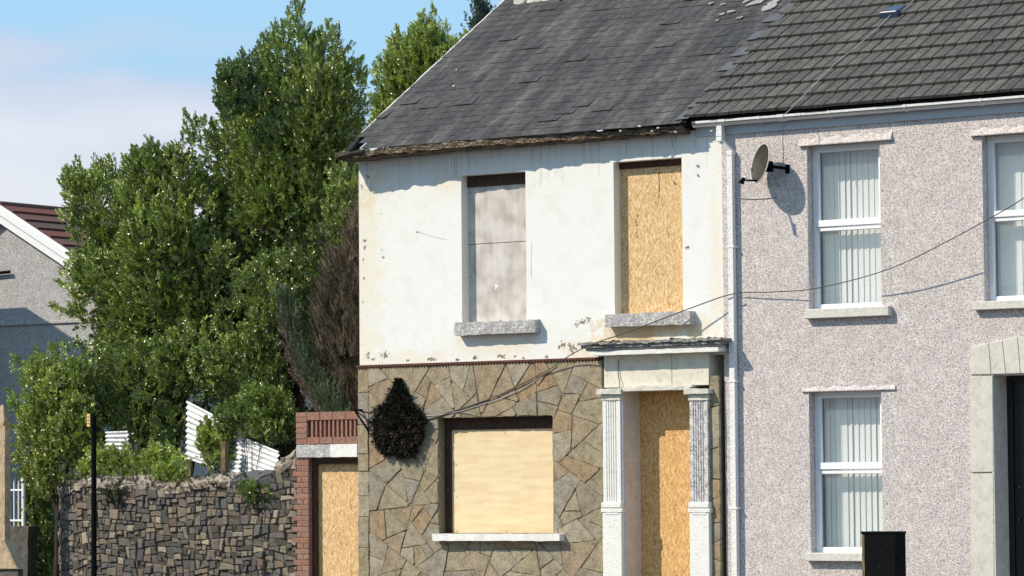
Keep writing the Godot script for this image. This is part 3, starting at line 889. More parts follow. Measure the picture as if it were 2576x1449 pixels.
func make_slate_roof(h: Node3D) -> void:
	var roof := group_node("slate_roof", h)
	roof.set_meta("label", "old grey slate roof with a coated streaky surface")
	var e := P(1300, 342, 0.30)
	var T := roof_frame(PITCH_A, Vector3(0, e.y, 0.30))
	var nrm := T.basis.y
	var top := 5.0
	var m := MB.new()
	# underlay
	m.quad(T * Vector3(0.0, -0.012, -0.4), T * Vector3(5.42, -0.012, -0.02), T * Vector3(5.42, -0.012, -top), T * Vector3(0.0, -0.012, -top), nrm)
	m.quad(T * Vector3(0.0, -0.05, -0.4), T * Vector3(5.42, -0.05, -0.02), T * Vector3(5.42, -0.05, -top), T * Vector3(0.0, -0.05, -top), -nrm)
	var back := T * Vector3(0, -0.02, -top)
	m.quad(Vector3(-0.1, back.y, back.z), Vector3(5.42, back.y, back.z), Vector3(5.42, 5.9, -7.7), Vector3(-0.1, 5.9, -7.7), Vector3(0, 1, -0.6))
	obj("underlay", m, M.felt_dark, roof)
	# slates
	var r := RandomNumberGenerator.new()
	r.seed = 8
	var gauge := 0.185
	var wide := 0.3
	var gaps := [hit(1757, 20, T.origin, nrm), hit(1738, 25, T.origin, nrm)]
	var rest := MB.new()
	var made := 0
	var rows := int(top / gauge)
	for row in rows:
		var s0 := row * gauge - 0.02
		var xx := -0.03 - (wide / 2.0 if row % 2 == 1 else 0.0)
		while xx < 5.36:
			var xa := maxf(xx, -0.03) + 0.002
			var xb := minf(xx + wide, 5.38) - 0.002
			xx += wide
			if xb - xa < 0.06: continue
			if row == 0 and xb < 0.5: continue
			if row == 1 and xb < 0.3: continue
			var mid := T * Vector3((xa + xb) / 2.0, 0, -s0 - gauge / 2.0)
			var skip := false
			for g in gaps:
				if absf(mid.x - g.x) < 0.16 and absf(mid.z - g.z) < 0.08: skip = true
			if skip: continue
			var lift := 0.0035 + r.randf() * 0.004
			if r.randf() < 0.05: lift += 0.012
			var slip := r.randfn(0.0, 0.004)
			if r.randf() < 0.03: slip -= r.randf() * 0.03
			var turn := r.randfn(0.0, 0.008)
			var q := []
			var tk := 0.006
			for cz in [[xa, s0 + slip, lift], [xb, s0 + slip + turn * wide, lift + r.randf_range(-0.003, 0.003)], [xb, s0 + gauge * 2.0, -0.004], [xa, s0 + gauge * 2.0, -0.004]]:
				q.append(T * Vector3(cz[0], cz[2], -cz[1]))
			var low := []
			for p in q: low.append(p - nrm * tk)
			if made < 300:
				m = MB.new()
				m.hexa(low, q)
				obj("slate", m, M.slates[r.randi() % 4], roof)
				made += 1
			else:
				rest.hexa(low, q)
	var o := obj("upper_slates", rest, M.slates[0], roof)
	o.set_meta("kind", "stuff")
	# newer blue-grey slates tucked under the neighbour's verge
	for k in 11:
		var s0 := 0.02 + k * 0.46 + r.randf_range(-0.12, 0.12)
		var xa := 5.36 - r.randf_range(0.08, 0.26)
		m = MB.new()
		var q := [T * Vector3(xa, 0.022, -s0), T * Vector3(5.46, 0.03, -s0), T * Vector3(5.46, 0.022, -s0 - 0.27), T * Vector3(xa + 0.03, 0.014, -s0 - 0.27)]
		var low := []
		for p in q: low.append(p - nrm * 0.006)
		m.hexa(low, q)
		obj("verge_slate", m, M.new_slate, roof)
	# torn pale membrane and slipped bits high up
	for e2 in [[1905, 8, 26, 9], [1935, 22, 20, 8], [1880, 6, 10, 4], [1840, 32, 12, 3], [1862, 48, 9, 2.5], [1815, 40, 10, 2.5], [1790, 12, 8, 2], [1820, 14, 8, 2], [1950, 8, 14, 6], [1805, 55, 6, 2]]:
		var c := hit(e2[0], e2[1], T.origin, nrm)
		var lc := T.affine_inverse() * c
		var poly := PackedVector2Array()
		for k in 9:
			var a := TAU * k / 9.0
			poly.append(Vector2(lc.x + cos(a) * e2[2] / 160.0 * r.randf_range(0.5, 1.1) + sin(a) * e2[3] / 60.0 * 0.4, -lc.z + sin(a) * e2[3] / 70.0 * r.randf_range(0.5, 1.2)))
		m = MB.new()
		m.slab(poly, 0.012, 0.024 + r.randf() * 0.006, 0.002)
		for k in m.v.size():
			m.v[k] = T * Vector3(m.v[k].x, m.v[k].z, -m.v[k].y)
			m.n[k] = T.basis * Vector3(m.n[k].x, m.n[k].z, -m.n[k].y)
		obj("torn_membrane", m, M.felt_pale, roof)
	for e3 in [[1142, 216, 2.2], [1148, 176, 1.6], [1790, 330, 2], [1700, 331, 2], [1640, 330, 2], [1610, 318, 2.5], [1655, 322, 2], [1560, 330, 2]]:
		var c := hit(e3[0], e3[1], T.origin + nrm * 0.02, nrm)
		m = MB.new()
		var s: float = e3[2] / 150.0
		rough_box(m, c - Vector3(s, s * 0.5, s), c + Vector3(s, s * 0.7, s), 0.02, 0.006, int(e3[0]))
		obj("lichen_spot", m, M.white_stone, roof)
	# mortar fillet up the verge, black bargeboard end below
	m = MB.new()
	var pts := []
	var rad := []
	for k in 26:
		pts.append(T * Vector3(-0.035 + r.randf_range(-0.008, 0.008), -0.012, -0.5 - k * 0.18)); rad.append(r.randf_range(0.014, 0.024))
	m.tube(pts, rad, 6)
	obj("verge_mortar", m, M.white_stone, roof)
	m = MB.new()
	m.hexa([T * Vector3(-0.04, -0.14, -0.02), T * Vector3(-0.005, -0.14, -0.02), T * Vector3(-0.005, -0.02, 0.0), T * Vector3(-0.04, -0.02, 0.0)], [T * Vector3(-0.04, -0.14, -4.9), T * Vector3(-0.005, -0.14, -4.9), T * Vector3(-0.005, -0.02, -4.9), T * Vector3(-0.04, -0.02, -4.9)])
	obj("bargeboard", m, M.black_timber, roof)
	# rotten eaves gutter, hanging further out at its open end
	m = MB.new()
	rough_box(m, Vector3(-0.08, e.y - 0.115, 0.02), Vector3(5.34, e.y - 0.045, 0.19), 0.06, 0.014, 61, 4.0)
	rough_box(m, Vector3(-0.1, e.y - 0.10, 0.15), Vector3(5.34, e.y - 0.02, 0.24), 0.05, 0.018, 62, 5.0)
	warp(m, func(p: Vector3) -> Vector3: return p + Vector3(0, -0.03 * smoothstep(1.5, -0.2, p.x), 0.17 * smoothstep(5.0, -0.6, p.x) * smoothstep(0.05, 0.22, p.z)))
	obj("eaves_gutter", m, M.rotten, h).set_meta("label", "rotten brown timber gutter along the eaves")
	m = MB.new()
	m.tube([P(915, 382, 0.4), P(885, 386, 0.41), P(864, 392, 0.42), P(843, 397, 0.42)], [0.035, 0.03, 0.018, 0.006], 7)
	m.tube([P(876, 384, 0.36), P(890, 368, 0.22), P(903, 350, 0.1)], [0.03, 0.035, 0.03], 7)
	obj("broken_gutter_end", m, M.black_timber, h)
	# chimney on the verge
	var ch := group_node("chimney", h)
	var c := hit(1345, 4, T.origin, nrm)
	m = MB.new()
	rough_box(m, Vector3(c.x - 0.32, c.y - 0.2, c.z - 0.72), Vector3(c.x + 0.3, c.y + 1.5, c.z - 0.12), 0.15, 0.006, 68, 3.0)
	obj("stack", m, M.white_stone, ch)
	m = MB.new()
	rough_box(m, Vector3(c.x - 0.36, c.y - 0.12, c.z - 0.2), Vector3(c.x + 0.3, c.y + 0.06, c.z + 0.02), 0.06, 0.02, 69, 6.0)
	obj("mortar_fillet", m, M.concrete_white, ch)
	var lc2 := T.affine_inverse() * c
	m = MB.new()
	m.hexa([T * Vector3(c.x + 0.3, 0.0, lc2.z - 0.8), T * Vector3(c.x + 0.5, 0.0, lc2.z - 0.8), T * Vector3(c.x + 0.5, 0.0, lc2.z + 0.12), T * Vector3(c.x + 0.3, 0.0, lc2.z + 0.12)], [T * Vector3(c.x + 0.3, 0.035, lc2.z - 0.8), T * Vector3(c.x + 0.5, 0.03, lc2.z - 0.8), T * Vector3(c.x + 0.5, 0.03, lc2.z + 0.1), T * Vector3(c.x + 0.3, 0.035, lc2.z + 0.1)])
	obj("lead_flashing", m, M.new_slate, ch)

# ---------------------------------------------------------------- the pebbledashed house
const PITCH_B := 32.6
func make_tiled_house() -> void:
	var h := thing("pebbledashed_house", "pinkish grey pebbledashed house with concrete tiled roof and white gutter", "house")
	var xa := 5.792
	var xb := 11.6
	var ytop := 6.16
	var w1 := rect(2030, 366, 2219, 772)
	var w2 := rect(2035, 984, 2223, 1392)
	var w3 := rect(2470, 340, 2662, 752)
	var d := 0.2
	var zd := 0.035
	var door := rect(2497, 945, 2720, 1449, zd)
	door[2] = 0.0
	var m := MB.new()
	m.panel(xa, xb, -0.1, ytop, 0.004, [w1 + [d], w2 + [d], w3 + [d], [door[0] - 0.03, door[1], 0.0, door[3] + 0.03, 0.3]])
	m.quad(Vector3(xa, -0.1, 0.004), Vector3(xa, ytop, 0.004), Vector3(xa, ytop, -0.3), Vector3(xa, -0.1, -0.3), Vector3(-1, 0, 0))
	obj("front_wall", m, M.pebbledash, h).set_meta("label", "pinkish grey pebbledash")
	m = MB.new()
	m.box(xa + 0.002, xb, -0.1, 6.05, -7.6, -0.55)
	m.box(xa + 0.002, xa + 0.1, -0.1, 6.05, -0.549, -0.02)
	m.box(xa + 0.102, xb, 5.9, 6.05, -0.549, -0.02)
	m.box(xa + 0.102, xb, 3.0, 3.2, -0.549, -0.21)
	obj("inner_wall", m, M.room, h)
	make_window(h, w1, P(2100, 553).y, P(2100, 578).y, [2007, 354, 2241, 379], [2022, 768, 2235, 792], 1)
	make_window(h, w2, P(2100, 1166).y, P(2100, 1192).y, [2014, 976, 2249, 990], [2024, 1388, 2238, 1409], 2)
	make_window(h, w3, P(2560, 528).y, P(2560, 552).y, [2439, 326, 2690, 348], [2445, 750, 2690, 771], 3)
	# door surround
	var sur := group_node("door_surround", h)
	sur.set_meta("label", "pale smooth stone blocks round the door")
	for b in [[[2440, 872], [2487, 862], [2493, 942], [2440, 943]], [[2487, 862], [2521, 855], [2530, 941], [2493, 942]], [[2521, 855], [2559, 847], [2567, 940], [2530, 941]], [[2559, 847], [2600, 843], [2604, 939], [2567, 940]], [[2600, 843], [2642, 841], [2642, 938], [2604, 939]], [[2440, 945], [2497, 945], [2499, 1188], [2441, 1189]], [[2441, 1191], [2499, 1190], [2502, 1580], [2443, 1580]]]:
		var poly := PackedVector2Array()
		for p in b:
			var q := P(p[0], p[1], zd)
			poly.append(Vector2(q.x, q.y))
		var inn := Geometry2D.offset_polygon(poly, -0.0035)
		m = MB.new()
		m.slab(inn[0], -0.04, zd, 0.005)
		obj("surround_block", m, M.surround, sur)
	one_box("door_reveal", [door[0] - 0.028, door[0], -0.05, door[3]], -0.5, zd - 0.006, M.surround, sur)
	one_box("door_head", [door[0] - 0.028, door[1], door[3] + 0.002, door[3] + 0.028], -0.5, zd - 0.02, M.surround, sur)
	var dr := group_node("front_door", h)
	dr.set_meta("label", "black panelled front door")
	one_box("door_frame", [door[0], door[0] + 0.07, 0.0, door[3]], -0.42, -0.33, M.black_door, dr)
	one_box("door_frame", [door[0] + 0.071, door[1], door[3] - 0.07, door[3]], -0.42, -0.33, M.black_door, dr)
	one_box("door_leaf", [door[0] + 0.071, door[1], 0.02, door[3] - 0.071], -0.42, -0.36, M.black_door, dr)
	for y in [[1.45, 2.6], [0.3, 1.2]]:
		one_box("door_panel", [door[0] + 0.16, door[0] + 0.5, y[0], y[1]], -0.36, -0.348, M.black_door, dr, 0.008)
	one_box("letterbox", [door[0] + 0.2, door[0] + 0.46, 1.28, 1.36], -0.36, -0.35, M.chrome, dr, 0.004)
	one_box("threshold", [door[0], door[1], 0.0, 0.05], -0.42, 0.0, M.concrete_white, dr)
	for e in [[2568, 1226], [2566, 1308]]:
		var q := P(e[0], e[1], -0.35)
		m = MB.new()
		m.tube([q, q + Vector3(0, 0, 0.03), q + Vector3(0, 0, 0.04)], [0.018, 0.018, 0.006], 10)
		obj("door_stud", m, M.chrome, dr)
	make_tile_roof(h)
	# fascia, gutter, downpipe
	var fy0: float = P(1900, 335, 0.12).y - 0.0
	var ge := P(2100, 272, 0.2)
	one_box("fascia", [P(1750, 330, 0.03).x, xb, ge.y - 0.205, ge.y - 0.05], 0.006, 0.03, M.fascia, h)
	var g := group_node("gutter", h)
	g.set_meta("label", "white half-round plastic gutter, grimy in places")
	var gx0: float = P(1738, 303, 0.19).x
	m = MB.new()
	half_round(m, gx0, xb, ge.y - 0.035, 0.115, 0.056)
	obj("trough", m, M.gutter, g)
	for u in [1812, 1906, 1961, 2082, 2274, 2464]:
		var bx: float = P(u, 285, 0.19).x
		m = MB.new()
		half_round(m, bx - (0.05 if u == 1812 or u == 1961 else 0.018), bx + (0.05 if u == 1812 or u == 1961 else 0.018), ge.y - 0.035, 0.115, 0.0625)
		obj("gutter_joint" if u == 1961 or u == 1812 else "gutter_bracket", m, M.gutter, g)
	var dp := group_node("downpipe", h)
	dp.set_meta("label", "square white plastic downpipe with an offset at the top")
	var a := P(1812, 312, 0.115)
	var ax := a.x
	var by: float = P(1812, 350, 0.115).y
	var lo := P(1838, 380, 0.06)
	var half := 0.038
	var segs := [[Vector3(ax, ge.y - 0.08, 0.115), Vector3(ax, by, 0.115), "outlet_pipe"], [Vector3(ax, by + 0.002, 0.115), Vector3(lo.x, lo.y, 0.06), "offset_bend"], [Vector3(lo.x, lo.y + 0.01, 0.06), Vector3(lo.x, 0.02, 0.06), "long_pipe"]]
	for s in segs:
		m = MB.new()
		square_pipe(m, s[0], s[1], half)
		obj(s[2], m, M.gutter, dp)
	for s in [[ax, by + 0.06, 0.115], [ax, by - 0.005, 0.115], [lo.x, lo.y - 0.03, 0.06]]:
		one_box("pipe_collar", [s[0] - half - 0.006, s[0] + half + 0.006, s[1] - 0.03, s[1] + 0.02], s[2] - half - 0.006, s[2] + half + 0.006, M.gutter, dp)
	for y in [4.6, 2.9, 1.3]:
		one_box("pipe_clip", [lo.x - half - 0.02, lo.x + half + 0.02, y, y + 0.03], 0.006, 0.06 + half + 0.006, M.gutter, dp)

func square_pipe(m: MB, a: Vector3, b: Vector3, half: float) -> void:
	var k := []
	var f := []
	for e in [[-1, -1], [1, -1], [1, 1], [-1, 1]]:
		k.append(a + Vector3(e[0] * half, 0, e[1] * half)); f.append(b + Vector3(e[0] * half, 0, e[1] * half))
	m.hexa(k, f)

func half_round(m: MB, x0: float, x1: float, y: float, z: float, rad: float) -> void:
	var ring := []
	for k in 13:
		var a := PI + PI * k / 12.0
		ring.append(Vector3(0, sin(a) * rad - rad * 0.1, cos(a) * rad))
	ring.append(Vector3(0, rad * 0.25, rad))
	ring.insert(0, Vector3(0, rad * 0.25, -rad))
	for k in ring.size() - 1:
		var p: Vector3 = ring[k] + Vector3(0, y, z)
		var q: Vector3 = ring[k + 1] + Vector3(0, y, z)
		m.quad(Vector3(x0, p.y, p.z), Vector3(x1, p.y, p.z), Vector3(x1, q.y, q.z), Vector3(x0, q.y, q.z), ring[k] + ring[k + 1])
	for e in [[x0, Vector3.LEFT], [x1, Vector3.RIGHT]]:
		for k in range(1, ring.size() - 1):
			m.tri(Vector3(e[0], y, z) + ring[0], Vector3(e[0], y, z) + ring[k], Vector3(e[0], y, z) + ring[k + 1], e[1])
	var inner := rad * 0.1
	m.quad(Vector3(x0 + 0.003, y + inner, z - rad), Vector3(x1, y + inner, z - rad), Vector3(x1, y + inner, z + rad), Vector3(x0 + 0.003, y + inner, z + rad), Vector3.UP)

func make_window(h: Node3D, w: Array, ty0: float, ty1: float, ledge: Array, sill: Array, sd: int) -> void:
	var g := group_node("window", h)
	g.set_meta("label", "white plastic window with vertical blinds, " + ["", "upper storey", "ground floor", "upper storey above the door"][sd])
	var zb := -0.2
	var zf := -0.13
	var f := 0.06
	var top := maxf(ty0, ty1)
	var bot := minf(ty0, ty1)
	var m := MB.new()
	m.box(w[0], w[0] + f, w[2], w[3], zb, zf, 0.006)
	m.box(w[1] - f, w[1], w[2], w[3], zb, zf, 0.006)
	m.box(w[0] + f, w[1] - f, w[3] - f, w[3], zb, zf, 0.006)
	m.box(w[0] + f, w[1] - f, w[2], w[2] + f * 1.15, zb, zf, 0.006)
	m.box(w[0] + f, w[1] - f, bot, bot + (top - bot) * 0.36, zb, zf, 0.004)
	obj("frame", m, M.upvc, g)
	m = MB.new()     # opening light proud of the frame
	m.box(w[0] + f - 0.012, w[1] - f + 0.012, bot + (top - bot) * 0.42, top + 0.012, zf - 0.05, zf + 0.018, 0.006)
	m.box(w[0] + f - 0.012, w[0] + f + 0.03, top + 0.012, w[3] - f, zf - 0.05, zf + 0.010, 0.005)
	m.box(w[1] - f - 0.03, w[1] - f + 0.012, top + 0.012, w[3] - f, zf - 0.05, zf + 0.010, 0.005)
	m.box(w[0] + f - 0.012, w[1] - f + 0.012, w[3] - f - 0.03, w[3] - f + 0.01, zf - 0.05, zf + 0.0115, 0.005)
	obj("casement", m, M.upvc, g)
	for r in [[w[0] + f, w[1] - f, top, w[3] - f], [w[0] + f, w[1] - f, w[2] + f, bot]]:
		m = MB.new()
		m.box(r[0], r[1], r[2], r[3], zf - 0.045, zf - 0.04)
		obj("pane", m, M.glass, g)
	var rr := RandomNumberGenerator.new()
	rr.seed = sd
	var x: float = w[0] + 0.02
	while x < w[1] - 0.02:
		var a: float = [0.0, 0.18, 0.26, 0.12][sd] + rr.randfn(0.0, 0.09)
		m = MB.new()
		var e := Vector3(cos(a), 0, sin(a)) * 0.0445
		var c := Vector3(x + 0.04, 0, -0.34)
		var nn := Vector3(-sin(a), 0, cos(a)) * 0.0015
		var k := []
		var ff := []
		for s in [[-1, w[2] + 0.03], [1, w[2] + 0.03], [1, w[3] + 0.02], [-1, w[3] + 0.02]]:
			k.append(c + e * s[0] + Vector3(0, s[1], 0) - nn); ff.append(c + e * s[0] + Vector3(0, s[1], 0) + nn)
		m.hexa(k, ff)
		obj("blind_slat", m, M.blind, g)
		x += 0.082
	# sill
	var a2 := P(sill[0], sill[1], 0.1)
	var b2 := P(sill[2], sill[3], 0.1)
	m = MB.new()
	var sy: float = (sill[3] - sill[1]) / 192.0
	m.box(a2.x, b2.x, w[2] - sy + 0.01, w[2] + 0.004, -0.18, 0.1, 0.008)
	obj("sill", m, M.concrete_white, g)
	# bellcast pebbledash ledge that throws the rain off the head
	var a3 := P(ledge[0], ledge[3], 0.05)
	var b3 := P(ledge[2], ledge[3] - 20, 0.05)
	var hgt := maxf(0.05, (ledge[3] - ledge[1]) / 192.0)
	m = MB.new()
	hgt *= 0.7
	var out := 0.05 if hgt > 0.06 else 0.03
	var nseg := 14
	for k in nseg:
		var x0: float = lerpf(a3.x, b3.x, float(k) / nseg)
		var x1: float = lerpf(a3.x, b3.x, float(k + 1) / nseg)
		var j := 0.02 * sin(k * 2.3 + sd)
		var j2 := 0.02 * sin((k + 1) * 2.3 + sd)
		var yb: float = w[3] + 0.004
		m.quad(Vector3(x0, yb, out), Vector3(x1, yb, out), Vector3(x1, yb + hgt + j2, 0.0), Vector3(x0, yb + hgt + j, 0.0), Vector3(0, 0.5, 1))
		m.quad(Vector3(x0, yb, out), Vector3(x1, yb, out), Vector3(x1, yb - 0.012, out), Vector3(x0, yb - 0.012, out), Vector3(0, 0, 1))
		m.quad(Vector3(x0, yb - 0.012, out), Vector3(x1, yb - 0.012, out), Vector3(x1, yb - 0.012, 0.0), Vector3(x0, yb - 0.012, 0.0), Vector3(0, -1, 0))
	for e in [[a3.x, Vector3.LEFT], [b3.x, Vector3.RIGHT]]:
		m.tri(Vector3(e[0], w[3] - 0.008, 0.0), Vector3(e[0], w[3] - 0.008, out), Vector3(e[0], w[3] + hgt, 0.0), e[1])
	obj("drip_ledge", m, M.pebbledash, g)

func tile_mesh(width: float, length: float, halves: int) -> ArrayMesh:
	var m := MB.new()
	var hw := width / halves
	var prof := []
	for k in halves:
		for q in [[0.0, -0.03], [0.013, -0.03], [0.015, 0.006], [0.04, 0.011], [hw - 0.03, 0.011], [hw - 0.004, 0.006]]:
			prof.append(Vector2(q[0] + k * hw, q[1]))
	prof.append(Vector2(width, -0.03))
	var lift := 0.044
	for k in prof.size() - 1:
		var a: Vector2 = prof[k]
		var b: Vector2 = prof[k + 1]
		m.quad(Vector3(a.x, a.y + lift, 0), Vector3(b.x, b.y + lift, 0), Vector3(b.x, b.y + 0.004, -length), Vector3(a.x, a.y + 0.004, -length), Vector3(0, 1, 0))
		m.quad(Vector3(a.x, a.y + lift, 0), Vector3(b.x, b.y + lift, 0), Vector3(b.x, lift - 0.03, 0), Vector3(a.x, lift - 0.03, 0), Vector3(0, 0, 1))
	m.quad(Vector3(0, lift - 0.03, 0), Vector3(width, lift - 0.03, 0), Vector3(width, -0.03, -length), Vector3(0, -0.03, -length), Vector3(0, -1, 0))
	m.quad(Vector3(0, lift - 0.014, 0), Vector3(0, -0.01, -length), Vector3(0, -0.03, -length), Vector3(0, lift - 0.03, 0), Vector3(-1, 0, 0))
	return m.mesh()

func make_tile_roof(h: Node3D) -> void:
	var roof := group_node("tiled_roof", h)
	roof.set_meta("label", "dark grey interlocking concrete tiles in straight rows")
	var ge := P(2100, 272, 0.2)
	var T := roof_frame(PITCH_B, Vector3(0, ge.y, 0.2))
	var x0 := 5.35
	var gauge := 0.368
	var wide := 0.342
	var r := RandomNumberGenerator.new()
	r.seed = 15
	var tm := tile_mesh(wide - 0.003, gauge + 0.05, 2)
	for row in 12:
		for col in 18:
			var o := obj("roof_tile", tm, M.tiles[r.randi() % 4], roof)
			o.transform = T * Transform3D(Basis(Vector3.UP, r.randfn(0.0, 0.002)), Vector3(x0 + col * wide + r.randfn(0.0, 0.002), 0.012 + r.randf() * 0.004, -row * gauge + r.randfn(0.0, 0.003)))
	var m := MB.new()
	var top := 12 * gauge + 0.3
	m.quad(T * Vector3(x0 + 0.02, -0.02, -0.02), T * Vector3(11.6, -0.02, -0.02), T * Vector3(11.6, -0.02, -top), T * Vector3(x0 + 0.02, -0.02, -top), T.basis.y)
	m.quad(T * Vector3(x0 + 0.02, -0.06, 0.02), T * Vector3(11.6, -0.06, 0.02), T * Vector3(11.6, -0.06, -top), T * Vector3(x0 + 0.02, -0.06, -top), -T.basis.y)
	m.quad(T * Vector3(x0 + 0.02, -0.02, -0.02), T * Vector3(x0 + 0.02, -0.06, 0.02), T * Vector3(x0 + 0.02, -0.06, -top), T * Vector3(x0 + 0.02, -0.02, -top), Vector3.LEFT)
	var back := T * Vector3(0, -0.02, -top)
	m.quad(Vector3(x0 + 0.02, back.y, back.z), Vector3(11.6, back.y, back.z), Vector3(11.6, 5.9, -8.0), Vector3(x0 + 0.02, 5.9, -8.0), Vector3(0, 1, -0.6))
	obj("underlay", m, M.felt_dark, roof)
	# vent tile
	var c := T.affine_inverse() * hit(2248, 42, T.origin, T.basis.y)
	m = MB.new()
	m.hexa([T * Vector3(c.x - 0.14, 0.03, c.z + 0.13), T * Vector3(c.x + 0.14, 0.03, c.z + 0.13), T * Vector3(c.x + 0.14, 0.03, c.z - 0.22), T * Vector3(c.x - 0.14, 0.03, c.z - 0.22)], [T * Vector3(c.x - 0.12, 0.13, c.z + 0.11), T * Vector3(c.x + 0.12, 0.13, c.z + 0.11), T * Vector3(c.x + 0.12, 0.06, c.z - 0.22), T * Vector3(c.x - 0.12, 0.06, c.z - 0.22)], 0.01)
	var v := obj("vent_tile", m, mat(rgb(56, 66, 88), 0.35), roof)
	v.set_meta("label", "dark blue plastic vent tile")

# ---------------------------------------------------------------- rubble garden wall
const WALL_X := -1.12
const WALL_STRAIGHT := 3.55
const WALL_R := 1.8
func wall_at(s: float) -> Array:       # [point on the face at ground level, outward direction]; s runs away from the gateway and round the corner into the lane
	if s < WALL_STRAIGHT: return [Vector3(WALL_X - s, 0, 0.0), Vector3(0, 0, 1)]
	var a := (s - WALL_STRAIGHT) / WALL_R
	if a < PI / 2.0: return [Vector3(WALL_X - WALL_STRAIGHT - sin(a) * WALL_R, 0, -WALL_R * (1.0 - cos(a))), Vector3(-sin(a), 0, cos(a))]
	return [Vector3(WALL_X - WALL_STRAIGHT - WALL_R, 0, -WALL_R - (s - WALL_STRAIGHT - WALL_R * PI / 2.0)), Vector3(-1, 0, 0)]
func wall_top(s: float) -> float:
	var t := 1.72 + 0.03 * sin(s * 2.1) + 0.02 * sin(s * 5.3)
	return t + 0.36 * smoothstep(0.62, 0.0, s) - 0.05 * smoothstep(2.6, 4.5, s)
func blocks(poly: PackedVector2Array, target: float, r: RandomNumberGenerator, out: Array) -> void:    # like shatter, but mostly upright and level breaks
	if area(poly) < target * r.randf_range(0.35, 2.4):
		out.append(poly)
		return
	var lo := Vector2(1e9, 1e9)
	var hi := Vector2(-1e9, -1e9)
	for p in poly:
		lo = lo.min(p); hi = hi.max(p)
	var size := hi - lo
	var nrm := (Vector2.RIGHT if size.x > size.y * r.randf_range(0.9, 1.7) else Vector2.DOWN).rotated(r.randfn(0.0, 0.12))
	var o := lo + size * Vector2(r.randf_range(0.35, 0.65), r.randf_range(0.35, 0.65))
	blocks(cut(poly, o, nrm), target, r, out)
	blocks(cut(poly, o, -nrm), target, r, out)

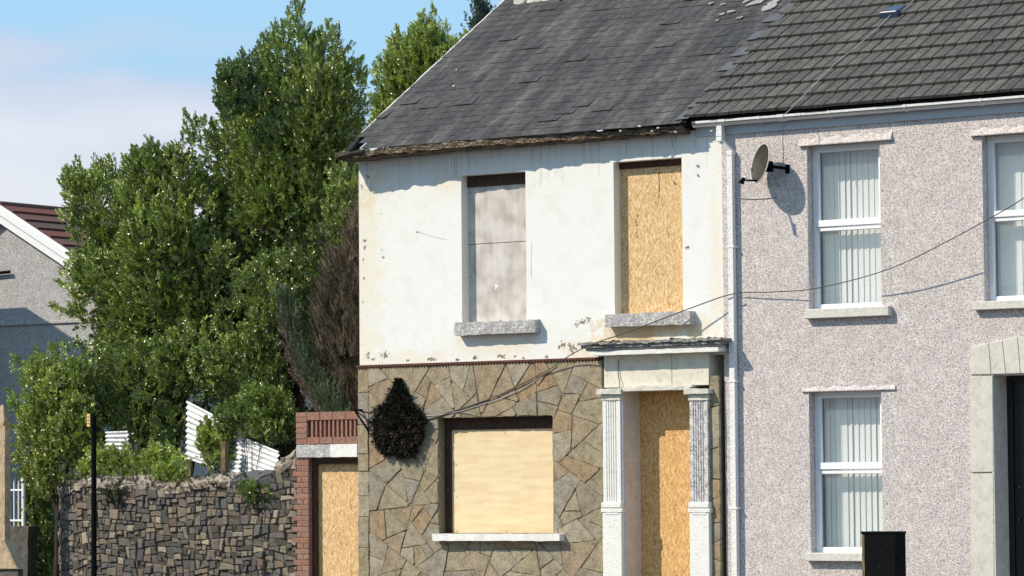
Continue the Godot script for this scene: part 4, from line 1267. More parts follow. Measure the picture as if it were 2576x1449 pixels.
func make_garden_wall() -> void:
	var h := thing("garden_wall", "old rubble stone garden wall with rough coping, beside the brick gateway", "wall")
	var r := RandomNumberGenerator.new()
	r.seed = 33
	var total := WALL_STRAIGHT + WALL_R * PI / 2.0 + 5.0
	# mortar core
	var m := MB.new()
	var ds := 0.12
	var k := 0
	while k * ds < total:
		var a := wall_at(k * ds)
		var b := wall_at((k + 1) * ds)
		var ta := wall_top(k * ds)
		var tb := wall_top((k + 1) * ds)
		var pa: Vector3 = a[0] - a[1] * 0.012
		var pb: Vector3 = b[0] - b[1] * 0.012
		var qa: Vector3 = a[0] - a[1] * 0.45
		var qb: Vector3 = b[0] - b[1] * 0.45
		m.quad(pa + Vector3.DOWN * 0.1, pb + Vector3.DOWN * 0.1, pb + Vector3.UP * tb, pa + Vector3.UP * ta, a[1])
		m.quad(qa + Vector3.DOWN * 0.1, qb + Vector3.DOWN * 0.1, qb + Vector3.UP * tb, qa + Vector3.UP * ta, -a[1])
		m.quad(pa + Vector3.UP * ta, pb + Vector3.UP * tb, qb + Vector3.UP * tb, qa + Vector3.UP * ta, Vector3.UP)
		k += 1
	obj("mortar_core", m, M.rubble_mortar, h)
	# rubble: uneven blocks broken to fit one another
	var pieces := []
	blocks(PackedVector2Array([Vector2(-0.03, -0.1), Vector2(7.2, -0.1), Vector2(7.2, 2.2), Vector2(-0.03, 2.2)]), 0.0125, r, pieces)
	var keep := []
	for p in pieces:
		var c := Vector2.ZERO
		for q in p: c += q / p.size()
		if c.y < wall_top(c.x) - 0.03: keep.append([c, p])
	# the ones in plain sight first
	keep.sort_custom(func(a, b): return (1 if a[0].y > 0.36 and a[0].x < 5.6 else 0) * area(a[1]) > (1 if b[0].y > 0.36 and b[0].x < 5.6 else 0) * area(b[1]))
	var rest := []
	for k2 in 3: rest.append(MB.new())
	var made := 0
	for e in keep:
		var wp := worn(e[1], r.randf_range(0.003, 0.009), r, 0.02, 0.04)
		if wp.size() < 3 or area(wp) < 0.0008: continue
		var sm := MB.new()
		sm.slab(wp, -0.05, r.randf_range(-0.004, 0.028), r.randf_range(0.006, 0.014), Vector2(r.randfn(0.0, 0.14), r.randfn(0.0, 0.14)))
		for j in sm.v.size():
			var w := wall_at(sm.v[j].x)
			var nrm: Vector3 = w[1]
			var nn := sm.n[j]
			sm.n[j] = (nrm * nn.z + Vector3.UP * nn.y - Vector3.UP.cross(nrm) * nn.x).normalized()
			sm.v[j] = w[0] + Vector3(0, sm.v[j].y, 0) + nrm * sm.v[j].z
		for j in range(0, sm.v.size(), 3):      # the run is mirrored, so turn the faces back
			var sv := sm.v[j + 1]; sm.v[j + 1] = sm.v[j + 2]; sm.v[j + 2] = sv
			var sn := sm.n[j + 1]; sm.n[j + 1] = sm.n[j + 2]; sm.n[j + 2] = sn
		if made < 300:
			obj("wall_stone", sm, M.rubble[r.randi() % M.rubble.size()], h)
			made += 1
		else:
			var to: MB = rest[r.randi() % 3]
			to.v.append_array(sm.v); to.n.append_array(sm.n); to.t.append_array(sm.t); to.c.append_array(sm.c)
	for k2 in 3:
		var o2 := obj("small_stones", rest[k2], M.rubble[[0, 2, 4][k2]], h)
		o2.set_meta("kind", "stuff")
	# coping: humped rough stones, then two grey slabs by the gateway
	var s2 := 0.0
	while s2 < 7.5:
		var w := r.randf_range(0.22, 0.42)
		var a := wall_at(s2 + w / 2.0)
		var t := wall_top(s2 + w / 2.0)
		m = MB.new()
		var slab := s2 > 0.2 and s2 < 0.95
		rough_box(m, Vector3(-w / 2.0 + 0.004, -0.06, -0.28), Vector3(w / 2.0 - 0.004, 0.045 if slab else 0.07, 0.24), 0.06, 0.010 if slab else 0.02, int(s2 * 100.0) + 3, 4.0)
		if not slab: warp(m, func(p: Vector3) -> Vector3: return p + Vector3(0, -absf(p.z) * absf(p.z) * 1.2 * (1.0 if p.y > 0.0 else 0.3), 0))
		var nrm: Vector3 = a[1]
		var o := obj("coping_stone", m, M.new_slate if slab else M.coping, h)
		var slope := -atan2(wall_top(s2 + w) - wall_top(s2), w)
		o.transform = Transform3D(Basis(Vector3.UP.cross(nrm), Vector3.UP, nrm) * Basis(Vector3(0, 0, 1), slope) * Basis(Vector3(1, 0, 0), 0.3 if slab else r.randf_range(0.1, 0.3)), a[0] + Vector3(0, t + 0.02, 0) - nrm * 0.2)
		s2 += w

# ---------------------------------------------------------------- brick gateway
func brick(parent: Node3D, r: RandomNumberGenerator, x0: float, x1: float, y0: float, y1: float, z0: float, z1: float) -> void:
	var m := MB.new()
	var j := r.randf_range(-0.003, 0.003)
	m.box(x0, x1, y0, y1, z0, z1 + j * 0.7, 0.004)
	obj("brick", m, M.bricks[r.randi() % M.bricks.size()], parent)
func make_gateway() -> void:
	var h := thing("brick_gateway", "red brick gateway with slotted parapet and boarded opening beside stone cladding", "gateway")
	var r := RandomNumberGenerator.new()
	r.seed = 52
	var zf := 0.03
	var xa: float = P(745, 1250, zf).x
	var xi: float = P(776, 1250, zf).x
	var xe := -0.02
	var ylint: float = P(830, 1150, zf).y
	var ylt: float = P(830, 1117, zf).y
	var ypar: float = P(830, 1036, zf).y
	var ys0: float = P(830, 1099, zf).y
	var ys1: float = P(830, 1057, zf).y
	var m := MB.new()
	m.box(xa + 0.008, xi - 0.006, -0.1, ylint, -0.26, zf - 0.007)
	m.box(xa + 0.008, xi - 0.02, ylt, ypar - 0.008, -0.22, zf - 0.007)
	m.box(xi - 0.019, xe, ylt, ys0 - 0.01, -0.22, zf - 0.007)
	m.box(xi - 0.019, xe, ys1 + 0.01, ypar - 0.008, -0.22, zf - 0.007)
	obj("mortar_core", m, M.brick_mortar, h)
	# pier, toothed into the rubble
	var y := -0.05
	var c := 0
	while y < ylint - 0.03:
		var y1 := minf(y + 0.066, ylint - 0.002)
		var lx := xa - (r.randf_range(0.02, 0.09) if c % 2 == 0 else -0.01)
		if c % 2 == 0:
			brick(h, r, lx, xi, y, y1, -0.27, zf)
		else:
			var xm := lerpf(xa, xi, r.randf_range(0.4, 0.6))
			brick(h, r, lx, xm - 0.004, y, y1, -0.27, zf)
			brick(h, r, xm + 0.004, xi, y, y1, -0.27, zf)
		y += 0.076
		c += 1
	# parapet
	y = ylt + 0.004
	while y < ypar - 0.03:
		var y1 := minf(y + 0.066, ypar)
		brick(h, r, xa, xi - 0.026, y, y1, -0.23, zf)
		y += 0.075
	for band in [[ylt + 0.004, ys0 - 0.003], [ys1 + 0.003, ypar]]:
		var x: float = xi - 0.018
		while x < xe:
			var x2 := minf(x + 0.215, xe)
			brick(h, r, x, x2, band[0], band[1], -0.23, zf)
			x += 0.223
	var x := xi + 0.004
	while x < xe - 0.03:
		m = MB.new()
		m.box(x + 0.034, x + 0.07, ys0 - 0.003, ys1 + 0.003, -0.16, zf - 0.012, 0.004)
		obj("upright_brick", m, M.bricks[r.randi() % 3], h)
		x += 0.074
	one_box("slot_back", [xi - 0.02, xe, ys0 - 0.01, ys1 + 0.01], -0.24, -0.2, M.black_timber, h)
	# lintel: bare grey concrete, then whitewashed
	var xw: float = P(833, 1135, zf).x
	m = MB.new()
	rough_box(m, Vector3(xa + 0.02, ylint, -0.27), Vector3(xw, ylt - 0.004, zf + 0.02), 0.05, 0.006, 81, 6.0)
	obj("lintel", m, M.sill_grey, h).set_meta("label", "bare grey end of the lintel")
	m = MB.new()
	rough_box(m, Vector3(xw + 0.002, ylint, -0.27), Vector3(xe, ylt - 0.004, zf + 0.021), 0.06, 0.003, 82, 5.0)
	obj("lintel", m, M.old_paint, h).set_meta("label", "whitewashed end of the lintel")
	one_box("gate_board", [xi - 0.03, xe + 0.01, -0.05, ylint - 0.003], -0.16, -0.13, M.osb_pale, h).set_meta("label", "pale strand board closing the gateway")
	one_box("gate_side_shade", [xi + 0.002, xi + 0.05, -0.05, ylint - 0.02], -0.128, -0.05, M.dark_brown, h)  # bar coloured dark brown to paint in the shade of the left reveal
	one_box("gate_head_shade", [xi + 0.052, xe, ylint - 0.09, ylint - 0.02], -0.128, -0.06, M.dark_brown, h)  # dark brown bar standing in for the shade under the lintel

# ---------------------------------------------------------------- the far house beyond the lane
func make_far_house() -> void:
	var h := thing("far_house", "grey rendered house with white bargeboard and red-brown roof behind the trees", "house")
	var z := -8.0
	var ap := P(8, 516, z)
	var q := P(205, 647, z)
	var slope := (ap.y - q.y) / (q.x - ap.x)
	var run := 3.6
	var m := MB.new()
	m.tri(Vector3(ap.x - run, ap.y - run * slope, z), Vector3(ap.x + run, ap.y - run * slope, z), Vector3(ap.x, ap.y, z), Vector3(0, 0, 1))
	m.quad(Vector3(ap.x - run, -0.1, z), Vector3(ap.x + run, -0.1, z), Vector3(ap.x + run, ap.y - run * slope, z), Vector3(ap.x - run, ap.y - run * slope, z), Vector3(0, 0, 1))
	m.quad(Vector3(ap.x + run, -0.1, z), Vector3(ap.x + run, ap.y - run * slope, z), Vector3(ap.x + run, ap.y - run * slope, z - 9), Vector3(ap.x + run, -0.1, z - 9), Vector3(1, 0, 0))
	m.quad(Vector3(ap.x - run, -0.1, z), Vector3(ap.x - run, ap.y - run * slope, z), Vector3(ap.x - run, ap.y - run * slope, z - 9), Vector3(ap.x - run, -0.1, z - 9), Vector3(-1, 0, 0))
	obj("gable_wall", m, M.pebble_far, h)
	# string course
	var sy: float = P(90, 812, z).y
	one_box("string_course", [ap.x - run, ap.x + run, sy - 0.03, sy + 0.02], z - 0.05, z + 0.035, M.pebble_far, h)
	# bargeboards in two steps
	for sgn in [1.0, -1.0]:
		for e in [[0.03, 0.0, 0.09, 0.30], [-0.02, 0.0, 0.02, 0.14]]:
			m = MB.new()
			var o: float = e[0]
			var lo: float = -e[3]
			var k := []
			var f := []
			for zz in [z + 0.02, z + (0.12 if e[3] > 0.2 else 0.16)]:
				var ring := [Vector3(ap.x, ap.y - 0.02 + lo, zz), Vector3(ap.x + sgn * (run + 0.25), ap.y - 0.02 + lo - (run + 0.25) * slope, zz), Vector3(ap.x + sgn * (run + 0.25), ap.y - 0.02 + o - (run + 0.25) * slope, zz), Vector3(ap.x, ap.y - 0.02 + o, zz)]
				if k.is_empty(): k = ring
				else: f = ring
			m.hexa(k, f)
			obj("bargeboard", m, M.upvc, h)
	# roof in overlapping courses
	var ln := sqrt(1.0 + slope * slope)
	for sgn in [1.0, -1.0]:
		var n := 13
		for k in n:
			var d0 := (run + 0.3) * k / n
			var d1 := (run + 0.3) * (k + 1) / n + 0.02
			m = MB.new()
			var up := Vector3(sgn * slope, 1, 0) / ln
			var a := Vector3(ap.x + sgn * d0, ap.y + 0.0 - d0 * slope, 0)
			var b := Vector3(ap.x + sgn * d1, ap.y + 0.0 - d1 * slope, 0) + up * 0.035
			m.hexa([a + Vector3(0, 0, z - 9), b + Vector3(0, 0, z - 9), b + Vector3(0, 0, z + 0.1), a + Vector3(0, 0, z + 0.1)], [a + up * 0.02 + Vector3(0, 0, z - 9), b + up * 0.02 + Vector3(0, 0, z - 9), b + up * 0.02 + Vector3(0, 0, z + 0.1), a + up * 0.02 + Vector3(0, 0, z + 0.1)])
			obj("tile_course", m, M.tile_red[k % 3], h)
	m = MB.new()
	m.tube([Vector3(ap.x, ap.y + 0.0, z + 0.1), Vector3(ap.x, ap.y + 0.0, z - 9)], [0.07, 0.07], 8)
	obj("ridge_tiles", m, M.tile_red[2], h)
	# end of a rainwater pipe
	var g := P(16, 687, z + 0.07)
	m = MB.new()
	m.tube([g + Vector3(-0.6, 0.0, 0), g + Vector3(0.08, 0.02, 0)], [0.03, 0.03], 8)
	obj("overflow_pipe", m, M.black_metal, h)
	# the next house along the street, whose roof throws the slanting shade on that gable
	var n2 := thing("street_house", "plain rendered house standing across the lane from the garden wall", "house")
	var a1 := P(0, 740, z)
	var xw := -14.5
	var kk := (a1.x - xw) / 0.77
	var ye := a1.y + 1.13 * kk
	var zt := z + kk
	var rise := 0.73
	var z0 := -6.6
	var ridge := -3.4
	var yr := ye + rise * (ridge - zt)
	m = MB.new()
	var pr := [Vector2(z0, -0.1), Vector2(z0, ye + rise * (z0 - zt)), Vector2(ridge, yr), Vector2(-0.2, yr - rise * 3.2), Vector2(-0.2, -0.1)]
	for i in pr.size():
		var p: Vector2 = pr[i]
		var p2: Vector2 = pr[(i + 1) % pr.size()]
		m.quad(Vector3(xw, p.y, p.x), Vector3(xw, p2.y, p2.x), Vector3(xw - 8, p2.y, p2.x), Vector3(xw - 8, p.y, p.x), Vector3(0, p.y + p2.y - yr, p.x + p2.x - ridge * 2.0))
	for xs in [[xw, Vector3.RIGHT], [xw - 8, Vector3.LEFT]]:
		for i in range(1, pr.size() - 1): m.tri(Vector3(xs[0], pr[0].y, pr[0].x), Vector3(xs[0], pr[i].y, pr[i].x), Vector3(xs[0], pr[i + 1].y, pr[i + 1].x), xs[1])
	obj("wall", m, M.pebble_far, n2)
	m = MB.new()
	for e in [[z0 - 0.2, ridge], [0.0, ridge]]:
		var ya: float = yr - rise * absf(e[0] - ridge)
		m.hexa([Vector3(xw - 8, ya + 0.01, e[0]), Vector3(xw + 0.0, ya + 0.01, e[0]), Vector3(xw + 0.0, yr + 0.01, e[1]), Vector3(xw - 8, yr + 0.01, e[1])], [Vector3(xw - 8, ya + 0.06, e[0]), Vector3(xw + 0.0, ya + 0.06, e[0]), Vector3(xw + 0.0, yr + 0.06, e[1]), Vector3(xw - 8, yr + 0.06, e[1])])
	obj("roof", m, M.tile_red[1], n2)

# ---------------------------------------------------------------- posts, sheets, dish and other things
func corrugated(m: MB, a: Vector3, b: Vector3, c: Vector3, d: Vector3, waves: int, amp: float) -> void:   # a-b top edge, d-c bottom edge; ridges run along a-b
	var nrm := (b - a).cross(d - a).normalized()
	if nrm.z < 0.0: nrm = -nrm
	var rows := waves * 8
	for i in rows:
		var t0 := float(i) / rows
		var t1 := float(i + 1) / rows
		for side in [0.0, -0.003]:
			var o0: Vector3 = nrm * (sin(t0 * waves * TAU) * amp + side)
			var o1: Vector3 = nrm * (sin(t1 * waves * TAU) * amp + side)
			var g0 := (nrm - (d - a).normalized() * cos(t0 * waves * TAU) * 0.9).normalized()
			var g1 := (nrm - (d - a).normalized() * cos(t1 * waves * TAU) * 0.9).normalized()
			m.smooth_quad(a.lerp(d, t0) + o0, b.lerp(c, t0) + o0, b.lerp(c, t1) + o1, a.lerp(d, t1) + o1, g0, g0, g1, g1)

func make_street_things() -> void:
	var m := MB.new()
	# corrugated sheets in the garden
	var sheets := [[[470, 1008, -1.5], [612, 1082, -0.95], [604, 1200, -0.85], [468, 1153, -1.4], 10, "large corrugated iron sheet leaning behind the garden wall"], [[600, 1094, -1.0], [702, 1136, -0.65], [690, 1222, -0.6], [595, 1186, -0.95], 7, "corrugated iron sheet dappled by leaf shadow next to the gateway"], [[266, 1086, -1.6], [322, 1084, -1.5], [322, 1150, -1.5], [266, 1146, -1.6], 6, "small bluish corrugated iron sheet half hidden in the bushes"]]
	for s in sheets:
		var pts := []
		for k in 4: pts.append(P(s[k][0], s[k][1], s[k][2]))
		m = MB.new()
		corrugated(m, pts[0], pts[1], pts[2], pts[3], s[4], 0.016)
		var t := thing("corrugated_sheet", s[5], "metal sheet", "corrugated iron sheets in the garden")
		obj("sheet", m, M.galvanised, t)
		m = MB.new()
		for k in [0, 1]:
			var p: Vector3 = pts[k].lerp(pts[3 - k], 0.3) - Vector3(0, 0, 0.06)
			m.box(p.x - 0.03, p.x + 0.03, -0.13, p.y, p.z - 0.05, p.z, 0.004)
		obj("support", m, M.timber, t)
	# timber post
	m = MB.new()
	var a := P(561, 1110, -0.62)
	rough_box(m, Vector3(a.x - 0.04, -0.13, -0.7), Vector3(a.x + 0.04, a.y, -0.62), 0.12, 0.004, 71, 3.0)
	tag(obj("fence_post", m, M.timber), "short weathered timber post between two corrugated sheets", "post")
	# street pole with a small yellow plate
	var t2 := thing("sign_pole", "thin black street pole with a small yellow plate on top", "pole")
	var zp := 1.9
	a = P(236, 1046, zp)
	m = MB.new()
	m.tube([Vector3(a.x, -0.02, zp), Vector3(a.x, 1.2, zp), Vector3(a.x, a.y, zp)], [0.042, 0.038, 0.035], 14)
	obj("pole", m, M.black_metal, t2)
	m = MB.new()
	m.box(a.x - 0.012, a.x + 0.045, a.y - 0.13, a.y + 0.03, zp + 0.036, zp + 0.06, 0.004)
	obj("plate_back", m, M.black_metal, t2)
	m = MB.new()
	m.box(a.x - 0.075, a.x - 0.014, a.y - 0.15, a.y + 0.025, zp + 0.036, zp + 0.064, 0.004)
	obj("plate", m, M.yellow, t2)
	m = MB.new()
	for k in 3: m.box(a.x - 0.055, a.x - 0.035, a.y - 0.115 + k * 0.045, a.y - 0.095 + k * 0.045, zp + 0.064, zp + 0.066)
	obj("marking", m, M.cable, t2)
	# dark cabinet at the kerb
	var zc := 1.5
	var r0 := rect(2165, 1337, 2257, 1449, zc)
	r0[2] = 0.0
	var t3 := thing("street_cabinet", "narrow black cabinet standing in front of the ground floor window", "cabinet")
	var st := 0.035
	one_box("body", [r0[0] + 0.014, r0[1], 0.0, r0[3] - 0.03], zc - 0.22, zc, M.black_metal, t3, 0.008)
	one_box("cap", [r0[0], r0[1] + 0.004, r0[3] - 0.03, r0[3]], zc - 0.23, zc + 0.008, M.black_metal, t3, 0.008)
	one_box("edge_strip", [r0[0] + 0.016, r0[0] + 0.016 + st, 0.02, r0[3] - 0.04], zc, zc + 0.006, M.timber, t3, 0.002)
	one_box("door_leaf", [r0[0] + 0.07, r0[1] - 0.02, 0.06, r0[3] - 0.06], zc, zc + 0.006, M.black_metal, t3, 0.003)
	for yh in [0.25, 0.7]: one_box("hinge", [r0[1] - 0.028, r0[1] - 0.012, yh, yh + 0.07], zc + 0.006, zc + 0.014, M.black_metal, t3, 0.003)
	for e in [[2216, 1388], [2214, 1424]]:
		var q := P(e[0], e[1], zc)
		m = MB.new()
		m.tube([Vector3(q.x, q.y, zc), Vector3(q.x, q.y, zc + 0.012)], [0.014, 0.012], 10)
		obj("bolt", m, M.black_door, t3)
	# sandstone buttress at the lane corner
	var t4 := thing("stone_buttress", "sandstone buttress with a sloped foot at the lane corner", "buttress")
	var zb := 0.6
	var b0: float = P(12, 1300, zb).x
	var ytop: float = P(10, 1070, zb).y
	var yw: float = P(20, 1357, zb).y
	var yf: float = P(60, 1432, zb).y
	var xf: float = P(50, 1432, zb).x
	m = MB.new()
	rough_box(m, Vector3(b0 - 0.6, yw - 0.02, zb - 0.12), Vector3(b0, ytop, zb), 0.12, 0.006, 91, 2.0)
	obj("shaft", m, M.sandstone, t4)
	m = MB.new()
	m.hexa([Vector3(b0 - 0.6, yf, zb - 0.14), Vector3(xf, yf, zb - 0.14), Vector3(b0 + 0.02, yw, zb - 0.14), Vector3(b0 - 0.6, yw, zb - 0.14)], [Vector3(b0 - 0.6, yf, zb + 0.05), Vector3(xf, yf, zb + 0.05), Vector3(b0 + 0.02, yw, zb + 0.05), Vector3(b0 - 0.6, yw, zb + 0.05)], 0.01)
	obj("sloped_foot", m, M.sandstone, t4)
	m = MB.new()
	rough_box(m, Vector3(b0 - 0.6, -0.1, zb - 0.12), Vector3(xf - 0.04, yf - 0.003, zb), 0.15, 0.012, 92, 2.0)
	obj("base", m, M.rubble[0], t4)
	m = MB.new()
	rough_box(m, Vector3(b0 - 0.6, ytop + 0.002, zb - 0.12), Vector3(b0 - 0.05, ytop + 0.1, zb - 0.02), 0.1, 0.02, 93, 3.0)
	m.hexa([Vector3(b0 - 0.5, ytop + 0.1, zb - 0.1), Vector3(b0 - 0.06, ytop + 0.1, zb - 0.1), Vector3(b0 - 0.06, ytop + 0.1, zb - 0.04), Vector3(b0 - 0.5, ytop + 0.1, zb - 0.04)], [Vector3(b0 - 0.12, ytop + 0.3, zb - 0.08), Vector3(b0 - 0.09, ytop + 0.3, zb - 0.08), Vector3(b0 - 0.09, ytop + 0.3, zb - 0.06), Vector3(b0 - 0.12, ytop + 0.3, zb - 0.06)])
	obj("cap", m, M.sandstone, t4)
	# white railing on a low dark wall
	var t5 := thing("white_railing", "white metal railing on a low stone wall across the lane", "railing")
	var zr := -3.2
	var ra := rect(18, 1215, 62, 1318, zr)
	m = MB.new()
	rough_box(m, Vector3(ra[0] - 1.2, -0.13, zr - 0.2), Vector3(ra[1] + 0.2, ra[2] - 0.04, zr + 0.15), 0.12, 0.02, 95, 3.0)
	obj("low_wall", m, M.rubble[8], t5)
	var x: float = ra[1] - 0.13
	while x > ra[0] - 1.2:
		m = MB.new()
		m.tube([Vector3(x, ra[2] - 0.05, zr), Vector3(x, ra[3], zr), Vector3(x, ra[3] + 0.05, zr)], [0.014, 0.014, 0.002], 6)
		obj("bar", m, M.upvc, t5)
		x -= 0.095
	one_box("rail", [ra[0] - 1.2, ra[1], ra[3] - 0.13, ra[3] - 0.10], zr - 0.015, zr + 0.016, M.upvc, t5)
	one_box("rail", [ra[0] - 1.2, ra[1], ra[2] + 0.04, ra[2] + 0.07], zr - 0.015, zr + 0.016, M.upvc, t5)
	m = MB.new()
	m.tube([Vector3(ra[1] - 0.02, ra[2] - 0.1, zr), Vector3(ra[1] - 0.02, ra[3] + 0.02, zr), Vector3(ra[1] - 0.02, ra[3] + 0.04, zr), Vector3(ra[1] - 0.02, ra[3] + 0.08, zr), Vector3(ra[1] - 0.02, ra[3] + 0.14, zr)], [0.035, 0.035, 0.05, 0.035, 0.004], 10)
	obj("end_post", m, M.upvc, t5)
	make_dish()
	make_basket()

func make_dish() -> void:
	var t := thing("satellite_dish", "brown-grey satellite dish on the pebbledash beside the upper window", "satellite dish")
	var c := P(1912, 411, 0.28)
	var nrm := Vector3(-0.50, 0.24, 0.83).normalized()
	var side := Vector3.UP.cross(nrm).normalized()
	var up := nrm.cross(side)
	var rx := 0.215
	var ry := 0.255
	var m := MB.new()
	var rings := 6
	var segs := 28
	var at := func(i: int, k: int) -> Vector3:
		var f := float(i) / rings
		var a := TAU * k / segs
		return c + side * cos(a) * rx * f + up * sin(a) * ry * f + nrm * (f * f * 0.05 - 0.05)
	for i in rings:
		for k in segs:
			for off in [0.0, -0.006]:
				var o: Vector3 = nrm * off
				m.quad(at.call(i, k) + o, at.call(i + 1, k) + o, at.call(i + 1, k + 1) + o, at.call(i, k + 1) + o, nrm if off == 0.0 else -nrm)
	obj("reflector", m, M.dish_grey, t)
	m = MB.new()
	var pts := []
	var rad := []
	for k in segs + 1:
		pts.append(at.call(rings, k)); rad.append(0.008)
	m.tube(pts, rad, 6)
	obj("rim", m, M.dish_rim, t)
	m = MB.new()
	var foot := c - up * 0.22 - nrm * 0.02
	var lnb := P(1868, 453, 0.55)
	m.tube([foot, lnb], [0.012, 0.012], 8)
	obj("feed_arm", m, M.black_metal, t)
	m = MB.new()
	var aim := (c - lnb).normalized()
	m.tube([lnb - Vector3(0, 0.05, 0), lnb, lnb + Vector3(0, 0.02, 0)], [0.02, 0.022, 0.02], 10)
	m.tube([lnb + aim * -0.05, lnb + aim * 0.03], [0.02, 0.024], 10)
	obj("feed_body", m, M.black_metal, t)
	m = MB.new()
	m.tube([lnb + aim * 0.03, lnb + aim * 0.055, lnb + aim * 0.065], [0.028, 0.028, 0.012], 12)
	obj("feed_cap", m, M.upvc, t)
	m = MB.new()
	var plate := P(1980, 424, 0.02)
	m.tube([c - nrm * 0.06, c - nrm * 0.14, Vector3(plate.x, plate.y, 0.12), Vector3(plate.x, plate.y, 0.01)], [0.03, 0.022, 0.02, 0.02], 9)
	m.box(plate.x - 0.03, plate.x + 0.03, plate.y - 0.06, plate.y + 0.05, 0.004, 0.02, 0.003)
	m.box(c.x - nrm.x * 0.1 - 0.04, c.x - nrm.x * 0.1 + 0.05, c.y - 0.1, c.y + 0.03, c.z - 0.16, c.z - 0.07, 0.004)
	obj("bracket", m, M.black_metal, t)

func make_basket() -> void:
	var t := thing("hanging_basket", "blackened dead hanging basket with ragged edge on the stone cladding by the gateway", "hanging basket")
	var c := P(1002, 1076, 0.15)
	var r := RandomNumberGenerator.new()
	r.seed = 6
	# a shallow cage of dried-out dead growth, with a peak of stems
	var mm := []
	for k in 1900:
		var a := r.randf() * TAU
		var f := sqrt(r.randf()) * (1.0 + 0.07 * sin(a * 5.0 + 1.0) + 0.05 * sin(a * 11.0))
		var p := c + Vector3(cos(a) * 0.38 * f, sin(a) * 0.36 * f, r.randf_range(-0.05, 0.05))
		var d := Vector3(cos(a) + r.randfn(0.0, 0.4), sin(a) + 0.2 + r.randfn(0.0, 0.4), r.randf_range(-0.2, 0.4)).normalized()
		mm.append([p, d, r.randf_range(0.6, 1.1), (Color(0.024, 0.021, 0.017) if r.randf() < 0.75 else Color(0.060, 0.045, 0.028)) * r.randf_range(0.4, 2.0)])
	for k in 700:
		var f := r.randf()
		var p := c + Vector3(0.0 + r.randfn(0.0, 0.13) * (1.0 - f * 0.92), 0.2 + f * 0.4, r.randf_range(-0.05, 0.05))
		mm.append([p, Vector3(r.randfn(0.0, 0.25), 1.0, r.randfn(0.0, 0.2)).normalized(), r.randf_range(0.6, 0.9), Color(0.024, 0.024, 0.018) * r.randf_range(0.4, 2.2)])
	var m := MB.new()
	for k in 3:      # wire hoops of the basket
		var pts := []
		var rad := []
		for j in 21:
			var a := TAU * j / 20.0
			pts.append(c + Vector3(cos(a) * (0.36 - 0.09 * k), -0.05 + sin(a) * (0.33 - 0.08 * k), -0.04 + 0.03 * k)); rad.append(0.006)
		m.tube(pts, rad, 5)
	obj("wire_frame", m, M.dead_black, t)
	scatter("withered_leaves", leaf_cluster(5, 0.06, 0.065, 0.018, 2), mm, M.dead_leaf, t)
	m = MB.new()
	var tip := P(892, 1031, 0.22)
	for e in [[935, 1040, 0.1], [932, 1062, 0.14], [930, 1085, 0.14]]:
		m.tube([tip, P(e[0], e[1], e[2])], [0.008, 0.008], 6)
	m.tube([tip, Vector3(tip.x + 0.02, tip.y, 0.075)], [0.012, 0.012], 6)
	m.tube([tip, P(936, 1100, 0.1)], [0.016, 0.008], 6)
	obj("bracket", m, M.black_metal, t)

